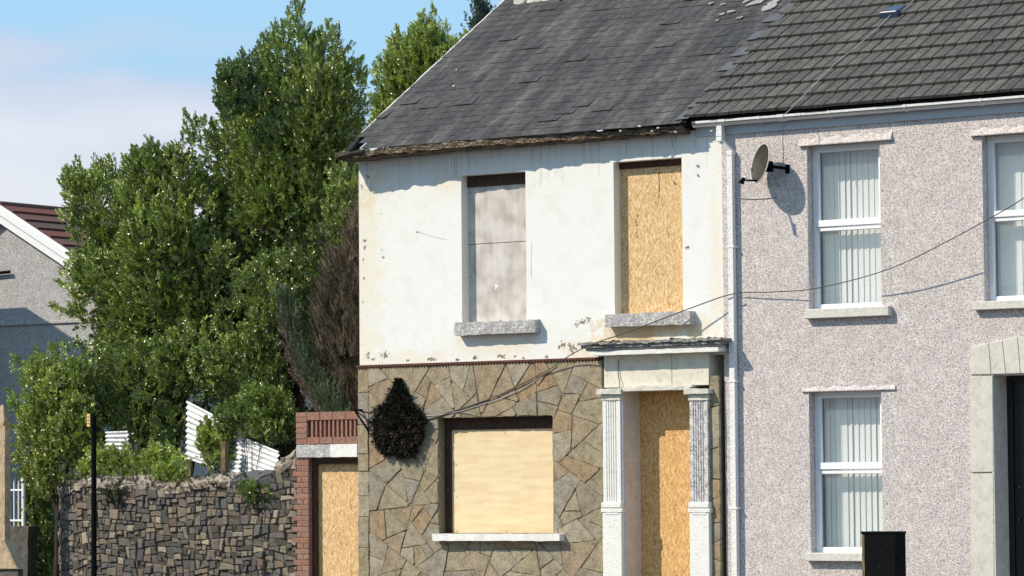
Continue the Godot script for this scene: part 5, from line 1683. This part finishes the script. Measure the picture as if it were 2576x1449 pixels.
# ---------------------------------------------------------------- cables
func cable(pts: Array, rad: float) -> MB:
	var c := Curve3D.new()
	for i in pts.size():
		var p: Vector3 = P(pts[i][0], pts[i][1], pts[i][2])
		var q0: Vector3 = P(pts[maxi(i - 1, 0)][0], pts[maxi(i - 1, 0)][1], pts[maxi(i - 1, 0)][2])
		var q1: Vector3 = P(pts[mini(i + 1, pts.size() - 1)][0], pts[mini(i + 1, pts.size() - 1)][1], pts[mini(i + 1, pts.size() - 1)][2])
		var tg := (q1 - q0) / 6.0
		c.add_point(p, -tg, tg)
	c.bake_interval = 0.08
	var bp := []
	var rr := []
	for p in c.get_baked_points():
		bp.append(p); rr.append(rad)
	var m := MB.new()
	m.tube(bp, rr, 6)
	return m
func make_cables() -> void:
	tag(obj("overhead_cable", cable([[2900, 250, 0.8], [2700, 400, 0.6], [2576, 498, 0.5], [2400, 598, 0.36], [2235, 677, 0.25], [2060, 724, 0.14], [1950, 734, 0.09], [1858, 736, 0.06]], 0.0065), M.cable), "long sagging cable reaching the downpipe across the pebbledashed front", "cable", "cables slung along the fronts")
	tag(obj("overhead_cable", cable([[1850, 738, 0.13], [1815, 747, 0.14], [1735, 776, 0.2], [1640, 812, 0.3], [1560, 842, 0.38], [1500, 862, 0.38], [1440, 890, 0.22], [1380, 930, 0.12], [1300, 972, 0.10], [1240, 1000, 0.10], [1160, 1028, 0.10], [1075, 1056, 0.10], [1040, 1060, 0.10]], 0.0075), M.cable), "dark cable running down from the downpipe across the stone cladding", "cable", "cables slung along the fronts")
	tag(obj("wall_wire", cable([[1400, 920, 0.09], [1300, 985, 0.095], [1180, 1028, 0.095], [1120, 1042, 0.095], [1064, 1047, 0.095], [1020, 1048, 0.095]], 0.005), M.pale_cable), "thin pale wire clipped along the stone cladding above the window", "wire")
	tag(obj("dish_wire", cable([[1968, 300, 0.14], [1968, 330, 0.02], [1969, 380, 0.012], [1970, 412, 0.012]], 0.004), M.pale_cable), "thin pale wire dropping from the gutter to the satellite dish", "wire")
	tag(obj("wall_wire", cable([[1860, 498, 0.012], [1900, 500, 0.012], [1950, 496, 0.014], [1955, 490, 0.03]], 0.006), M.pale_cable), "short pale wire end on the pebbledash under the satellite dish", "wire")
	# aerial wire lying up the tiles
	var ge := P(2100, 272, 0.2)
	var T := roof_frame(PITCH_B, Vector3(0, ge.y, 0.2))
	var pts := []
	var rr := []
	for e in [[1968, 292], [1985, 278], [2040, 222], [2100, 160], [2150, 120], [2200, 78], [2238, 40], [2275, 22], [2320, -20], [2400, -100]]:
		pts.append(hit(e[0], e[1], T.origin + T.basis.y * 0.075, T.basis.y)); rr.append(0.0045)
	var m := MB.new()
	m.tube(pts, rr, 6)
	tag(obj("roof_wire", m, M.pale_cable), "pale aerial wire running up the concrete roof tiles", "wire")
	m = cable([[1556, 905, 0.13], [1555, 935, 0.12], [1558, 960, 0.14], [1560, 985, 0.2]], 0.006)
	tag(obj("door_wire", m, M.cable), "short dark wire hanging over the cream panel above the door", "wire")

# ---------------------------------------------------------------- plants
func leaf_cluster(count: int, stem: float, leaf: float, wide: float, sd: int, spread := 1.0) -> ArrayMesh:    # a shoot along +y with folded leaves set round it
	var r := RandomNumberGenerator.new()
	r.seed = sd
	var m := MB.new()
	for i in count:
		var f := (i + 0.5) / count
		var o := Vector3(0, stem * f, 0)
		var a := (1.0 if i % 2 == 0 else -1.0) * lerpf(1.25, 0.35, f) * spread + r.randfn(0.0, 0.25)
		if i == count - 1: a = r.randfn(0.0, 0.2)
		var d := Vector3(sin(a), cos(a), r.randfn(0.15, 0.38)).normalized()
		var side := d.cross(Vector3(r.randfn(0.0, 0.3), r.randfn(0.0, 0.3), 1.0)).normalized()
		var nrm := side.cross(d).normalized()
		if nrm.z < 0.0: nrm = -nrm
		var l := leaf * r.randf_range(0.75, 1.15)
		var b := r.randf_range(0.75, 1.25)
		m.col = Color(b, b, b * 0.95)
		var p0 := o
		var t := o + d * l - nrm * l * 0.08
		var m1 := o + d * l * 0.35 - nrm * wide * 0.22
		var m2 := o + d * l * 0.72 - nrm * wide * 0.22
		for s in [1.0, -1.0]:
			var e1: Vector3 = o + d * l * 0.35 + side * wide * s * 0.5
			var e2: Vector3 = o + d * l * 0.72 + side * wide * s * 0.40
			m.tri(p0, e1, m1, nrm); m.quad(m1, e1, e2, m2, nrm); m.tri(m2, e2, t, nrm)
	return m.mesh()

func twig_cluster(count: int, length: float, thick: float, sd: int) -> ArrayMesh:
	var r := RandomNumberGenerator.new()
	r.seed = sd
	var m := MB.new()
	for i in count:
		var a := r.randf() * TAU
		var o := Vector3(cos(a), 0, sin(a)) * r.randf_range(0.0, 0.06)
		var d := Vector3(r.randfn(0.0, 0.22), 1.0, r.randfn(0.0, 0.22)).normalized()
		var l := length * r.randf_range(0.6, 1.1)
		var b := r.randf_range(0.6, 1.5)
		m.col = Color(b, b, b)
		var side := d.cross(Vector3(0.3, 0.1, 1)).normalized() * thick
		var side2 := d.cross(side).normalized() * thick
		var mid := o + d * l * 0.5 + Vector3(r.randfn(0.0, 0.02), 0, r.randfn(0.0, 0.02))
		var tip := o + d * l
		for k in 3:
			var s0 := side.rotated(d, TAU * k / 3.0)
			var s1 := side.rotated(d, TAU * (k + 1) / 3.0)
			m.quad(o + s0, o + s1, mid + s1 * 0.7, mid + s0 * 0.7, s0 + s1)
			m.tri(mid + s0 * 0.7, mid + s1 * 0.7, tip, s0 + s1)
		for k in 3:      # side twiglets
			var q := o.lerp(tip, r.randf_range(0.3, 0.9))
			var e := (d + Vector3(r.randfn(0.0, 0.6), r.randf() * 0.4, r.randfn(0.0, 0.6))).normalized() * l * 0.3
			m.tri(q - side2 * 0.6, q + side2 * 0.6, q + e, Vector3(0, 0, 1))
	return m.mesh()

func scatter(called: String, mesh: ArrayMesh, entries: Array, material: Material, parent: Node3D) -> MultiMeshInstance3D:
	var mm := MultiMesh.new()
	mm.transform_format = MultiMesh.TRANSFORM_3D
	mm.use_colors = true
	mm.mesh = mesh
	mm.instance_count = entries.size()
	var r := RandomNumberGenerator.new()
	r.seed = entries.size()
	for i in entries.size():
		var e = entries[i]
		var up: Vector3 = e[1]
		var ref := Vector3.RIGHT if absf(up.x) < 0.8 else Vector3.FORWARD
		var x := up.cross(ref).normalized()
		var b := Basis(x, up, x.cross(up)) * Basis(Vector3.UP, r.randf() * TAU)
		if e.size() > 4:       # turned to face a way
			var fz: Vector3 = e[4] - up * up.dot(e[4])
			if fz.length() > 0.05:
				fz = fz.normalized()
				b = Basis(up.cross(fz), up, fz)
		mm.set_instance_transform(i, Transform3D(b.scaled_local(Vector3.ONE * e[2]), e[0]))
		mm.set_instance_color(i, e[3])
	var o := MultiMeshInstance3D.new()
	o.name = numbered(parent, called)
	o.multimesh = mm
	o.material_override = material
	o.set_meta("kind", "stuff")
	parent.add_child(o, true)
	return o

func edge_distance(p: Vector2, poly: PackedVector2Array) -> float:
	var best := 1e9
	for i in poly.size():
		best = minf(best, p.distance_to(Geometry2D.get_closest_point_to_segment(p, poly[i], poly[(i + 1) % poly.size()])))
	return best
func to_poly(a: Array) -> PackedVector2Array:
	var p := PackedVector2Array()
	for q in a: p.append(Vector2(q[0], q[1]))
	return p
# clumps of shoots filling an outline; the crown is as deep as asked and bulges towards the street
func foliage(outline: Array, z_front: float, depth: float, lobes: int, r_most: float, per_area: float, tones: Array, r: RandomNumberGenerator) -> Array:
	var poly := to_poly(outline)
	var lo := Vector2(1e9, 1e9)
	var hi := Vector2(-1e9, -1e9)
	for p in poly:
		lo = lo.min(p); hi = hi.max(p)
	var res := []
	var made := 0
	var tries := 0
	while made < lobes and tries < lobes * 60:
		tries += 1
		var p := Vector2(r.randf_range(lo.x, hi.x), r.randf_range(lo.y, hi.y))
		if not Geometry2D.is_point_in_polygon(p, poly): continue
		var de := edge_distance(p, poly) / 185.0
		if de < 0.10: continue
		var rad := minf(clampf(de * 0.95, 0.16, r_most), r_most * r.randf_range(0.55, 1.0))
		var inward := 1.0 - sqrt(clampf(de / 1.6, 0.0, 1.0))
		var zc := z_front - rad - depth * (inward * 0.5 + r.randf() * r.randf() * 0.55 * (1.0 - inward * 0.5))
		var c := P(p.x, p.y, zc)
		var tone: Color = tones[r.randi() % tones.size()]
		var bright := r.randf_range(0.75, 1.25)
		var n := int(per_area * rad * rad)
		for k in n:
			var d := Vector3(r.randfn(), r.randfn(), r.randfn()).normalized()
			if d.z < -0.35 and r.randf() < 0.75: continue
			if d.y < -0.5 and r.randf() < 0.6: continue
			var q := c + Vector3(d.x, d.y * 1.05, d.z) * rad * (1.0 - absf(r.randfn(0.0, 0.10)) + r.randf() * 0.08)
			var dir := (d * 0.8 + Vector3(r.randfn(0.0, 0.3), 0.7 + r.randfn(0.0, 0.25), r.randfn(0.0, 0.3))).normalized()
			var v := bright * r.randf_range(0.7, 1.35)
			var col := tone * v
			if r.randf() < 0.10: col = tone.lerp(Color(0.26, 0.30, 0.05), 0.6) * v
			if r.randf() < 0.03: col = Color(0.10, 0.075, 0.03) * v
			var face := (d * 0.55 + Vector3(-0.40, 0.62, 0.62) * 0.75 + Vector3(r.randfn(0.0, 0.45), r.randfn(0.0, 0.45), r.randfn(0.0, 0.45))).normalized()
			res.append([q, dir, r.randf_range(0.7, 1.25), col, face])
		# leaders that break the clump's outline
		for k in r.randi_range(1, 3):
			var d := Vector3(r.randfn(0.0, 0.7), r.randf_range(0.2, 1.0), r.randf_range(0.1, 1.0)).normalized()
			var a := c + d * rad * 0.8
			var b := a + (d * 0.5 + Vector3(r.randfn(0.0, 0.2), 0.9, 0.1)).normalized() * rad * r.randf_range(0.5, 1.1)
			var steps := int(a.distance_to(b) / 0.018)
			for j in steps:
				var f := float(j) / steps
				res.append([a.lerp(b, f) + Vector3(r.randfn(), r.randfn(), r.randfn()) * 0.07 * (1.0 - f), ((b - a).normalized() + Vector3(r.randfn(0.0, 0.45), 0.1, r.randfn(0.0, 0.45))).normalized(), r.randf_range(0.6, 1.05), tone * bright * r.randf_range(0.8, 1.5), Vector3(-0.4 + r.randfn(0.0, 0.6), 0.5, 0.6 + r.randfn(0.0, 0.6)).normalized()])
		made += 1
	return res
func shoots(list: Array, z: float, tone: Color, r: RandomNumberGenerator) -> Array:     # leafy leaders standing out of the crown: [u0, v0, u1, v1]
	var res := []
	for s in list:
		var a := P(s[0], s[1], z + r.randf_range(-0.5, 0.3))
		var b := P(s[2], s[3], a.z)
		var n := maxi(3, int(a.distance_to(b) / 0.016))
		for k in n:
			var f := float(k) / n
			var w := 0.10 * (1.0 - f)
			res.append([a.lerp(b, f) + Vector3(r.randfn(0.0, w), 0, r.randfn(0.0, w)), ((b - a).normalized() + Vector3(r.randfn(0.0, 0.35), 0.2, r.randfn(0.0, 0.35))).normalized(), r.randf_range(0.6, 1.0), tone * r.randf_range(0.7, 1.4), Vector3(-0.4 + r.randfn(0.0, 0.5), 0.5, 0.6 + r.randfn(0.0, 0.5)).normalized()])
	return res
func trunk(parent: Node3D, base: Vector3, tops: Array, rad: float) -> void:
	var m := MB.new()
	var fork := base + Vector3(0.05, 1.3, 0)
	m.tube([base, base.lerp(fork, 0.5) + Vector3(0.03, 0, 0.02), fork], [rad * 1.25, rad, rad * 0.85], 9)
	for t in tops:
		var mid: Vector3 = fork.lerp(t, 0.5) + Vector3(0.1, 0.15, 0.05)
		m.tube([fork, mid, t], [rad * 0.7, rad * 0.45, rad * 0.1], 7)
	obj("trunk", m, M.wood, parent)

func make_greenery() -> void:
	var r := RandomNumberGenerator.new()
	r.seed = 99
	var bay := leaf_cluster(13, 0.14, 0.062, 0.026, 7)
	var bay2 := leaf_cluster(10, 0.10, 0.052, 0.027, 8, 1.2)
	var g1 := Color(0.220, 0.280, 0.068)
	var g2 := Color(0.305, 0.352, 0.085)
	var g3 := Color(0.195, 0.252, 0.066)
	var ivy := Color(0.120, 0.175, 0.066)
	# tall bay tree
	var t := thing("bay_tree", "tall dark green bay tree with pointed leaders beside the slate roof", "tree")
	var e := foliage([[745, 20], [768, 60], [772, 110], [812, 90], [838, 78], [852, 110], [872, 140], [905, 190], [928, 240], [932, 280], [925, 340], [915, 420], [905, 470], [900, 570], [880, 640], [800, 680], [700, 690], [600, 660], [545, 560], [505, 470], [490, 410], [478, 370], [480, 320], [525, 315], [550, 285], [560, 215], [575, 175], [610, 155], [660, 148], [672, 105], [700, 75], [732, 62]], -2.6, 3.2, 150, 0.52, 760.0, [g1, g2, g1, g3, g2], r)
	e.append_array(shoots([[745, 70, 748, 0], [752, 60, 760, 14], [738, 80, 728, 30], [700, 110, 692, 62], [672, 130, 662, 92], [830, 120, 822, 62], [842, 110, 848, 70], [862, 150, 878, 118], [480, 340, 468, 282], [490, 370, 472, 330], [500, 330, 492, 300], [560, 250, 552, 205], [905, 230, 918, 190], [775, 120, 790, 88], [715, 100, 712, 60]], -3.6, g1, r))
	scatter("crown", bay, e, M.leaf, t)
	trunk(t, P(700, 1300, -4.6) * Vector3(1, 0, 1) + Vector3(0, -0.13, 0), [P(745, 120, -4.4), P(650, 300, -4.6), P(850, 250, -4.6), P(560, 450, -4.2), P(830, 500, -4.2)], 0.16)
	# ivy climbing over its shoulder
	t = thing("ivy_mass", "darker rounded mass of ivy on the side of the tall bay tree", "ivy")
	e = foliage([[560, 190], [585, 155], [640, 140], [660, 170], [650, 240], [620, 290], [560, 320], [535, 290], [550, 240]], -2.35, 0.8, 30, 0.32, 900.0, [ivy, ivy * 1.3], r)
	scatter("leaves", bay2, e, M.leaf, t)
	trunk(t, P(640, 1300, -3.9) * Vector3(1, 0, 1) + Vector3(0, -0.13, 0), [P(610, 220, -3.4), P(590, 280, -3.3)], 0.05)
	# broad bay tree
	t = thing("bay_tree", "broad bright green bay tree spreading in front of the far house roof", "tree")
	e = foliage([[170, 440], [200, 445], [240, 425], [300, 425], [335, 410], [380, 375], [440, 385], [500, 400], [560, 500], [610, 620], [580, 720], [560, 820], [500, 880], [350, 920], [250, 910], [200, 860], [165, 780], [190, 730], [170, 700], [212, 650], [165, 570], [172, 500]], -2.2, 2.4, 135, 0.48, 760.0, [g1, g2, g2, g3], r)
	e.append_array(shoots([[185, 470, 165, 430], [200, 450, 196, 405], [245, 440, 240, 402], [262, 440, 256, 412], [320, 430, 312, 398], [385, 390, 378, 350], [395, 400, 400, 372], [430, 395, 428, 372], [455, 390, 462, 350], [180, 560, 150, 540], [205, 650, 180, 640], [195, 730, 152, 712], [180, 800, 138, 770], [175, 700, 160, 690], [285, 430, 290, 408], [350, 410, 352, 385], [180, 500, 158, 490]], -3.0, g2, r))
	scatter("crown", bay, e, M.leaf, t)
	trunk(t, P(400, 1300, -3.6) * Vector3(1, 0, 1) + Vector3(0, -0.13, 0), [P(300, 520, -3.6), P(450, 500, -3.6), P(240, 650, -3.4), P(520, 650, -3.4)], 0.14)
	# thicket below the trees
	t = thing("laurel_thicket", "dark shaded laurel thicket filling the garden below the bay trees", "shrub")
	e = foliage([[190, 880], [400, 860], [560, 780], [620, 660], [720, 640], [820, 640], [800, 760], [740, 800], [700, 860], [730, 960], [760, 1050], [735, 1120], [640, 1090], [580, 1040], [480, 990], [470, 1150], [450, 1190], [300, 1150], [200, 1190], [150, 1190], [180, 1000]], -2.0, 1.8, 140, 0.44, 640.0, [g3, g1, g2, g3], r)
	e.append_array(foliage([[250, 640], [560, 560], [900, 470], [900, 1100], [740, 1190], [200, 1210]], -4.2, 1.6, 150, 0.6, 300.0, [g1, g3], r))
	e.append_array(foliage([[730, 600], [905, 540], [905, 1040], [770, 1010], [745, 860]], -3.0, 0.8, 55, 0.36, 520.0, [g1, g3], r))
	scatter("leaves", bay2, e, M.leaf, t)
	var bm := MB.new()
	for k in 9:
		var a := P(r.randf_range(250, 800), 1300, -3.2 - r.randf() * 1.5)
		a.y = -0.13
		var b := P(r.randf_range(300, 820), r.randf_range(800, 1000), a.z)
		bm.tube([a, a.lerp(b, 0.5) + Vector3(r.randfn(0.0, 0.15), 0, r.randfn(0.0, 0.1)), b], [0.03, 0.022, 0.008], 6)
	obj("stems", bm, M.wood, t)
	# loose pale shrub by the lane
	t = thing("lane_shrub", "loose light green shrub leaning over the lane beside the far house", "shrub")
	e = foliage([[50, 930], [100, 895], [150, 930], [180, 905], [240, 930], [275, 1020], [265, 1120], [240, 1220], [190, 1245], [140, 1280], [90, 1235], [50, 1200], [40, 1120], [26, 1080], [45, 1000]], -1.5, 1.3, 100, 0.34, 560.0, [g2, g2 * 1.2, g1], r)
	e.append_array(shoots([[60, 940, 35, 898], [100, 920, 92, 880], [150, 910, 128, 868], [180, 900, 160, 866], [60, 1000, 22, 985], [50, 1080, 18, 1070], [120, 900, 140, 872]], -2.3, g2, r))
	scatter("leaves", bay2, e, M.leaf, t)
	trunk(t, P(140, 1300, -2.6) * Vector3(1, 0, 1) + Vector3(0, -0.13, 0), [P(120, 980, -2.6), P(200, 1000, -2.6), P(80, 1080, -2.6)], 0.05)
	# tree behind the roof
	t = thing("bay_tree", "bright green pointed tree rising behind the verge of the slate roof", "tree")
	e = foliage([[958, 190], [985, 130], [1000, 105], [1040, 100], [1075, 50], [1092, 30], [1112, 70], [1128, 130], [1160, 105], [1180, 100], [1185, 150], [1150, 260], [1060, 360], [960, 420], [925, 380], [935, 300], [955, 240]], -8.5, 1.6, 95, 0.45, 700.0, [g2 * 1.15, g2, g1], r)
	e.append_array(shoots([[1085, 60, 1090, 18], [1070, 80, 1062, 40], [1005, 130, 998, 72], [1020, 120, 1030, 82], [1112, 90, 1120, 60], [1145, 130, 1140, 96], [1170, 120, 1172, 84], [965, 180, 955, 150], [955, 200, 945, 172]], -9.0, g2 * 1.1, r))
	scatter("crown", bay, e, M.leaf, t)
	trunk(t, P(1040, 1300, -9.4) * Vector3(1, 0, 1) + Vector3(0, -0.13, 0), [P(1080, 120, -9.4), P(1000, 180, -9.4), P(1150, 160, -9.4)], 0.12)
	# far conifer tip
	t = thing("conifer", "small dark conifer tip showing above the roof verge", "tree")
	var ee := []
	for k in 900:
		var f := r.randf()
		var p := P(1212 + r.randfn(0.0, 1.0) * (3.0 + 16.0 * f), lerpf(6, 180, f), -16.0)
		ee.append([p + Vector3(0, 0, r.randfn(0.0, 0.15)), Vector3(r.randfn(0.0, 0.5), 0.9, r.randfn(0.0, 0.5)).normalized(), r.randf_range(0.6, 1.1), Color(0.075, 0.115, 0.070) * r.randf_range(0.6, 1.4)])
	scatter("crown", bay2, ee, M.dull_leaf, t)
	trunk(t, P(1212, 1300, -16.2) * Vector3(1, 0, 1) + Vector3(0, -0.13, 0), [P(1212, 30, -16.2), P(1212, 120, -16.2)], 0.1)
	# dead twiggy hedge against the house
	t = thing("dead_hedge", "brown twiggy dead hedge standing against the white house corner", "hedge")
	ee = []
	var hp := to_poly([[868, 640], [888, 560], [908, 520], [910, 1040], [855, 1035], [818, 960], [802, 860], [804, 760], [826, 690]])
	var n := 0
	while n < 1500:
		var p := Vector2(r.randf_range(760, 912), r.randf_range(380, 1040))
		if not Geometry2D.is_point_in_polygon(p, hp): continue
		n += 1
		var z := r.randf_range(-3.0, -1.1)
		var lean := lerpf(-0.35, 0.1, (p.x - 760.0) / 150.0)
		ee.append([P(p.x, p.y, z), Vector3(lean + r.randfn(0.0, 0.32), 1.0, 0.1 + r.randfn(0.0, 0.3)).normalized(), r.randf_range(0.6, 1.1), Color(0.125, 0.098, 0.066) * r.randf_range(0.15, 2.0)])
	scatter("twigs", twig_cluster(6, 0.40, 0.0062, 4), ee, M.twig, t)
	ee = []
	for k in 900:
		var p := Vector2(r.randf_range(770, 908), r.randf_range(400, 1030))
		if not Geometry2D.is_point_in_polygon(p, hp): continue
		ee.append([P(p.x, p.y, r.randf_range(-2.6, -1.2)), Vector3(r.randfn(0.0, 0.4), 0.8, r.randfn(0.0, 0.4)).normalized(), r.randf_range(0.4, 0.8), Color(0.17, 0.12, 0.07) * r.randf_range(0.4, 1.5) if r.randf() < 0.8 else g1])
	scatter("dry_leaves", bay2, ee, M.dull_leaf, t)
	bm = MB.new()
	for k in 9:
		var a := P(r.randf_range(830, 900), 1250, r.randf_range(-2.6, -1.4))
		a.y = -0.13
		var b := P(r.randf_range(790, 900), r.randf_range(420, 700), a.z)
		bm.tube([a, a.lerp(b, 0.5) + Vector3(r.randfn(0.0, 0.08), 0, 0), b], [0.022, 0.016, 0.005], 6)
	obj("stems", bm, M.wood, t)
	# living laurel shoots that have grown up through it
	t = thing("laurel_shrub", "green laurel shoots against the white house corner above the dead hedge", "shrub")
	scatter("leaves", bay2, foliage([[850, 420], [905, 380], [908, 600], [880, 640], [840, 620], [820, 540]], -1.3, 1.0, 26, 0.3, 520.0, [g1, g3, g2], r), M.leaf, t)
	bm = MB.new()
	for k in 3:
		var a := P(868.0 + k * 14.0, 1250, -2.0)
		bm.tube([Vector3(a.x, -0.13, a.z), P(866.0 + k * 14.0, 800, -2.0), P(862.0 + k * 16.0, 470, -2.0)], [0.025, 0.018, 0.006], 6)
	obj("stems", bm, M.wood, t)
	# leaning half-dead cypress
	t = thing("cypress", "leaning cypress, rusty brown on one side, rising behind the brick gateway", "tree")
	ee = []
	var stem := Curve3D.new()
	for q in [[850, 1060], [820, 1010], [775, 950], [745, 870], [722, 780], [712, 740]]: stem.add_point(P(q[0], q[1], -0.95))
	for k in 2200:
		var f := r.randf()
		var p := stem.sample_baked(f * stem.get_baked_length())
		var w := lerpf(0.20, 0.06, f)
		var sd := r.randfn(0.0, 0.6)
		var dz := r.randfn(0.0, 0.5)
		var col := Color(0.085, 0.125, 0.045) * r.randf_range(0.6, 1.4)
		if sd < -0.25 and f < 0.82: col = Color(0.15, 0.075, 0.048) * r.randf_range(0.5, 1.4)
		ee.append([p + Vector3(sd * w, r.randfn(0.0, 0.04), dz * w), Vector3(-0.35 + sd * 0.35 + r.randfn(0.0, 0.25), 1.0, dz * 0.5).normalized(), r.randf_range(0.4, 0.8), col])
	scatter("foliage", leaf_cluster(17, 0.20, 0.06, 0.011, 9, 0.6), ee, M.dull_leaf, t)
	bm = MB.new()
	var sp := []
	var sr := []
	sp.append(Vector3(P(858, 1300, -0.95).x, -0.13, -0.95)); sr.append(0.06)
	for k in 6:
		sp.append(stem.sample_baked(stem.get_baked_length() * k / 5.0)); sr.append(0.05 - k * 0.008)
	bm.tube(sp, sr, 7)
	obj("trunk", bm, M.wood, t)
	# bushes and tufts on and behind the garden wall
	var bushes := [
		[[[205, 1165], [260, 1140], [330, 1150], [420, 1135], [480, 1175], [490, 1215], [420, 1225], [330, 1222], [215, 1225]], -0.25, 0.5, 30, 0.24, g2 * 1.3, "low yellow-green bush growing along the garden wall top"],
		[[[505, 1090], [545, 1070], [590, 1075], [600, 1130], [592, 1185], [540, 1190], [515, 1150]], -0.72, 0.3, 22, 0.22, g2 * 1.25, "leafy bush growing through the large corrugated sheet"],
		[[[530, 1040], [590, 1030], [660, 1060], [700, 1100], [690, 1135], [620, 1100], [560, 1085]], -0.62, 0.3, 22, 0.2, g1 * 1.1, "arching green shoots hanging over both corrugated sheets"],
		[[[600, 1010], [660, 985], [730, 1010], [760, 1060], [745, 1120], [700, 1140], [640, 1095]], -1.25, 0.6, 34, 0.3, g1 * 1.15, "rounded green bush above the corrugated sheets by the gateway"],
		[[[380, 1195], [430, 1180], [480, 1190], [500, 1230], [470, 1255], [410, 1240]], 0.02, 0.25, 14, 0.15, g2 * 1.2, "small tuft of leaves spilling over the wall coping"],
		[[[590, 1225], [650, 1225], [690, 1240], [690, 1275], [640, 1280], [600, 1260]], 0.12, 0.12, 12, 0.12, g1, "small green weed rooted in the wall face near the gateway"],
		[[[250, 1240], [330, 1235], [350, 1270], [300, 1290], [255, 1275]], 0.10, 0.1, 8, 0.11, Color(0.10, 0.105, 0.035), "dry mossy tuft on the wall face below the coping"]]
	for b in bushes:
		t = thing("bush", b[6], "bush", "bushes along the garden wall")
		scatter("leaves", bay2, foliage(b[0], b[1], b[2], b[3], b[4], 900.0, [b[5], b[5] * 0.8], r), M.leaf, t)
		bm = MB.new()
		var cc := Vector2.ZERO
		for q in b[0]: cc += Vector2(q[0], q[1]) / b[0].size()
		var top := P(cc.x, cc.y - 20, b[1] - b[2] * 0.5)
		var on_wall: bool = b[1] > -0.5
		var foot := Vector3(top.x + 0.05, (top.y - 0.35) if on_wall else -0.13, minf(top.z, -0.02) if on_wall else top.z)
		for k in 4: bm.tube([foot, foot.lerp(top, 0.6) + Vector3(r.randfn(0.0, 0.04), 0, r.randfn(0.0, 0.02)), top + Vector3(r.randfn(0.0, 0.15), 0, 0)], [0.012, 0.009, 0.003], 5)
		obj("stems", bm, M.wood, t)
	# grass and weeds tufting the coping
	var gl := []
	for k in 520:
		var s := r.randf_range(0.9, 6.0)
		if r.randf() < 0.5: s = fmod(s * 7.3, 5.0) + 1.0
		var w := wall_at(s)
		gl.append([w[0] + Vector3(0, wall_top(s) + r.randf_range(-0.10, 0.06), 0) + w[1] * r.randf_range(-0.2, 0.06), (Vector3(r.randfn(0.0, 0.4), 0.9, 0.0) + w[1] * r.randf_range(0.0, 0.5)).normalized(), r.randf_range(0.12, 0.34), [Color(0.12, 0.11, 0.05), Color(0.09, 0.105, 0.03), Color(0.13, 0.10, 0.06)][r.randi() % 3] * r.randf_range(0.6, 1.3)])
	t = thing("wall_grass", "dry grass and moss tufting the coping of the rubble wall", "grass")
	t.set_meta("kind", "stuff")
	scatter("blades", twig_cluster(8, 0.35, 0.012, 12), gl, M.twig, t)
	# hedge along the shaded lane
	t = thing("lane_hedge", "dark low hedge along the shaded lane behind the white railing", "hedge")
	e = foliage([[60, 1170], [140, 1170], [150, 1330], [150, 1520], [50, 1520]], -3.0, 0.8, 110, 0.35, 420.0, [g3, g1], r)
	scatter("leaves", bay2, e, M.leaf, t)
	bm = MB.new()
	for k in 5:
		var a := P(60.0 + k * 18.0, 1300, -4.2)
		bm.tube([Vector3(a.x, -0.13, a.z), a + Vector3(0.03, 0.3, 0)], [0.02, 0.008], 5)
	obj("stems", bm, M.wood, t)
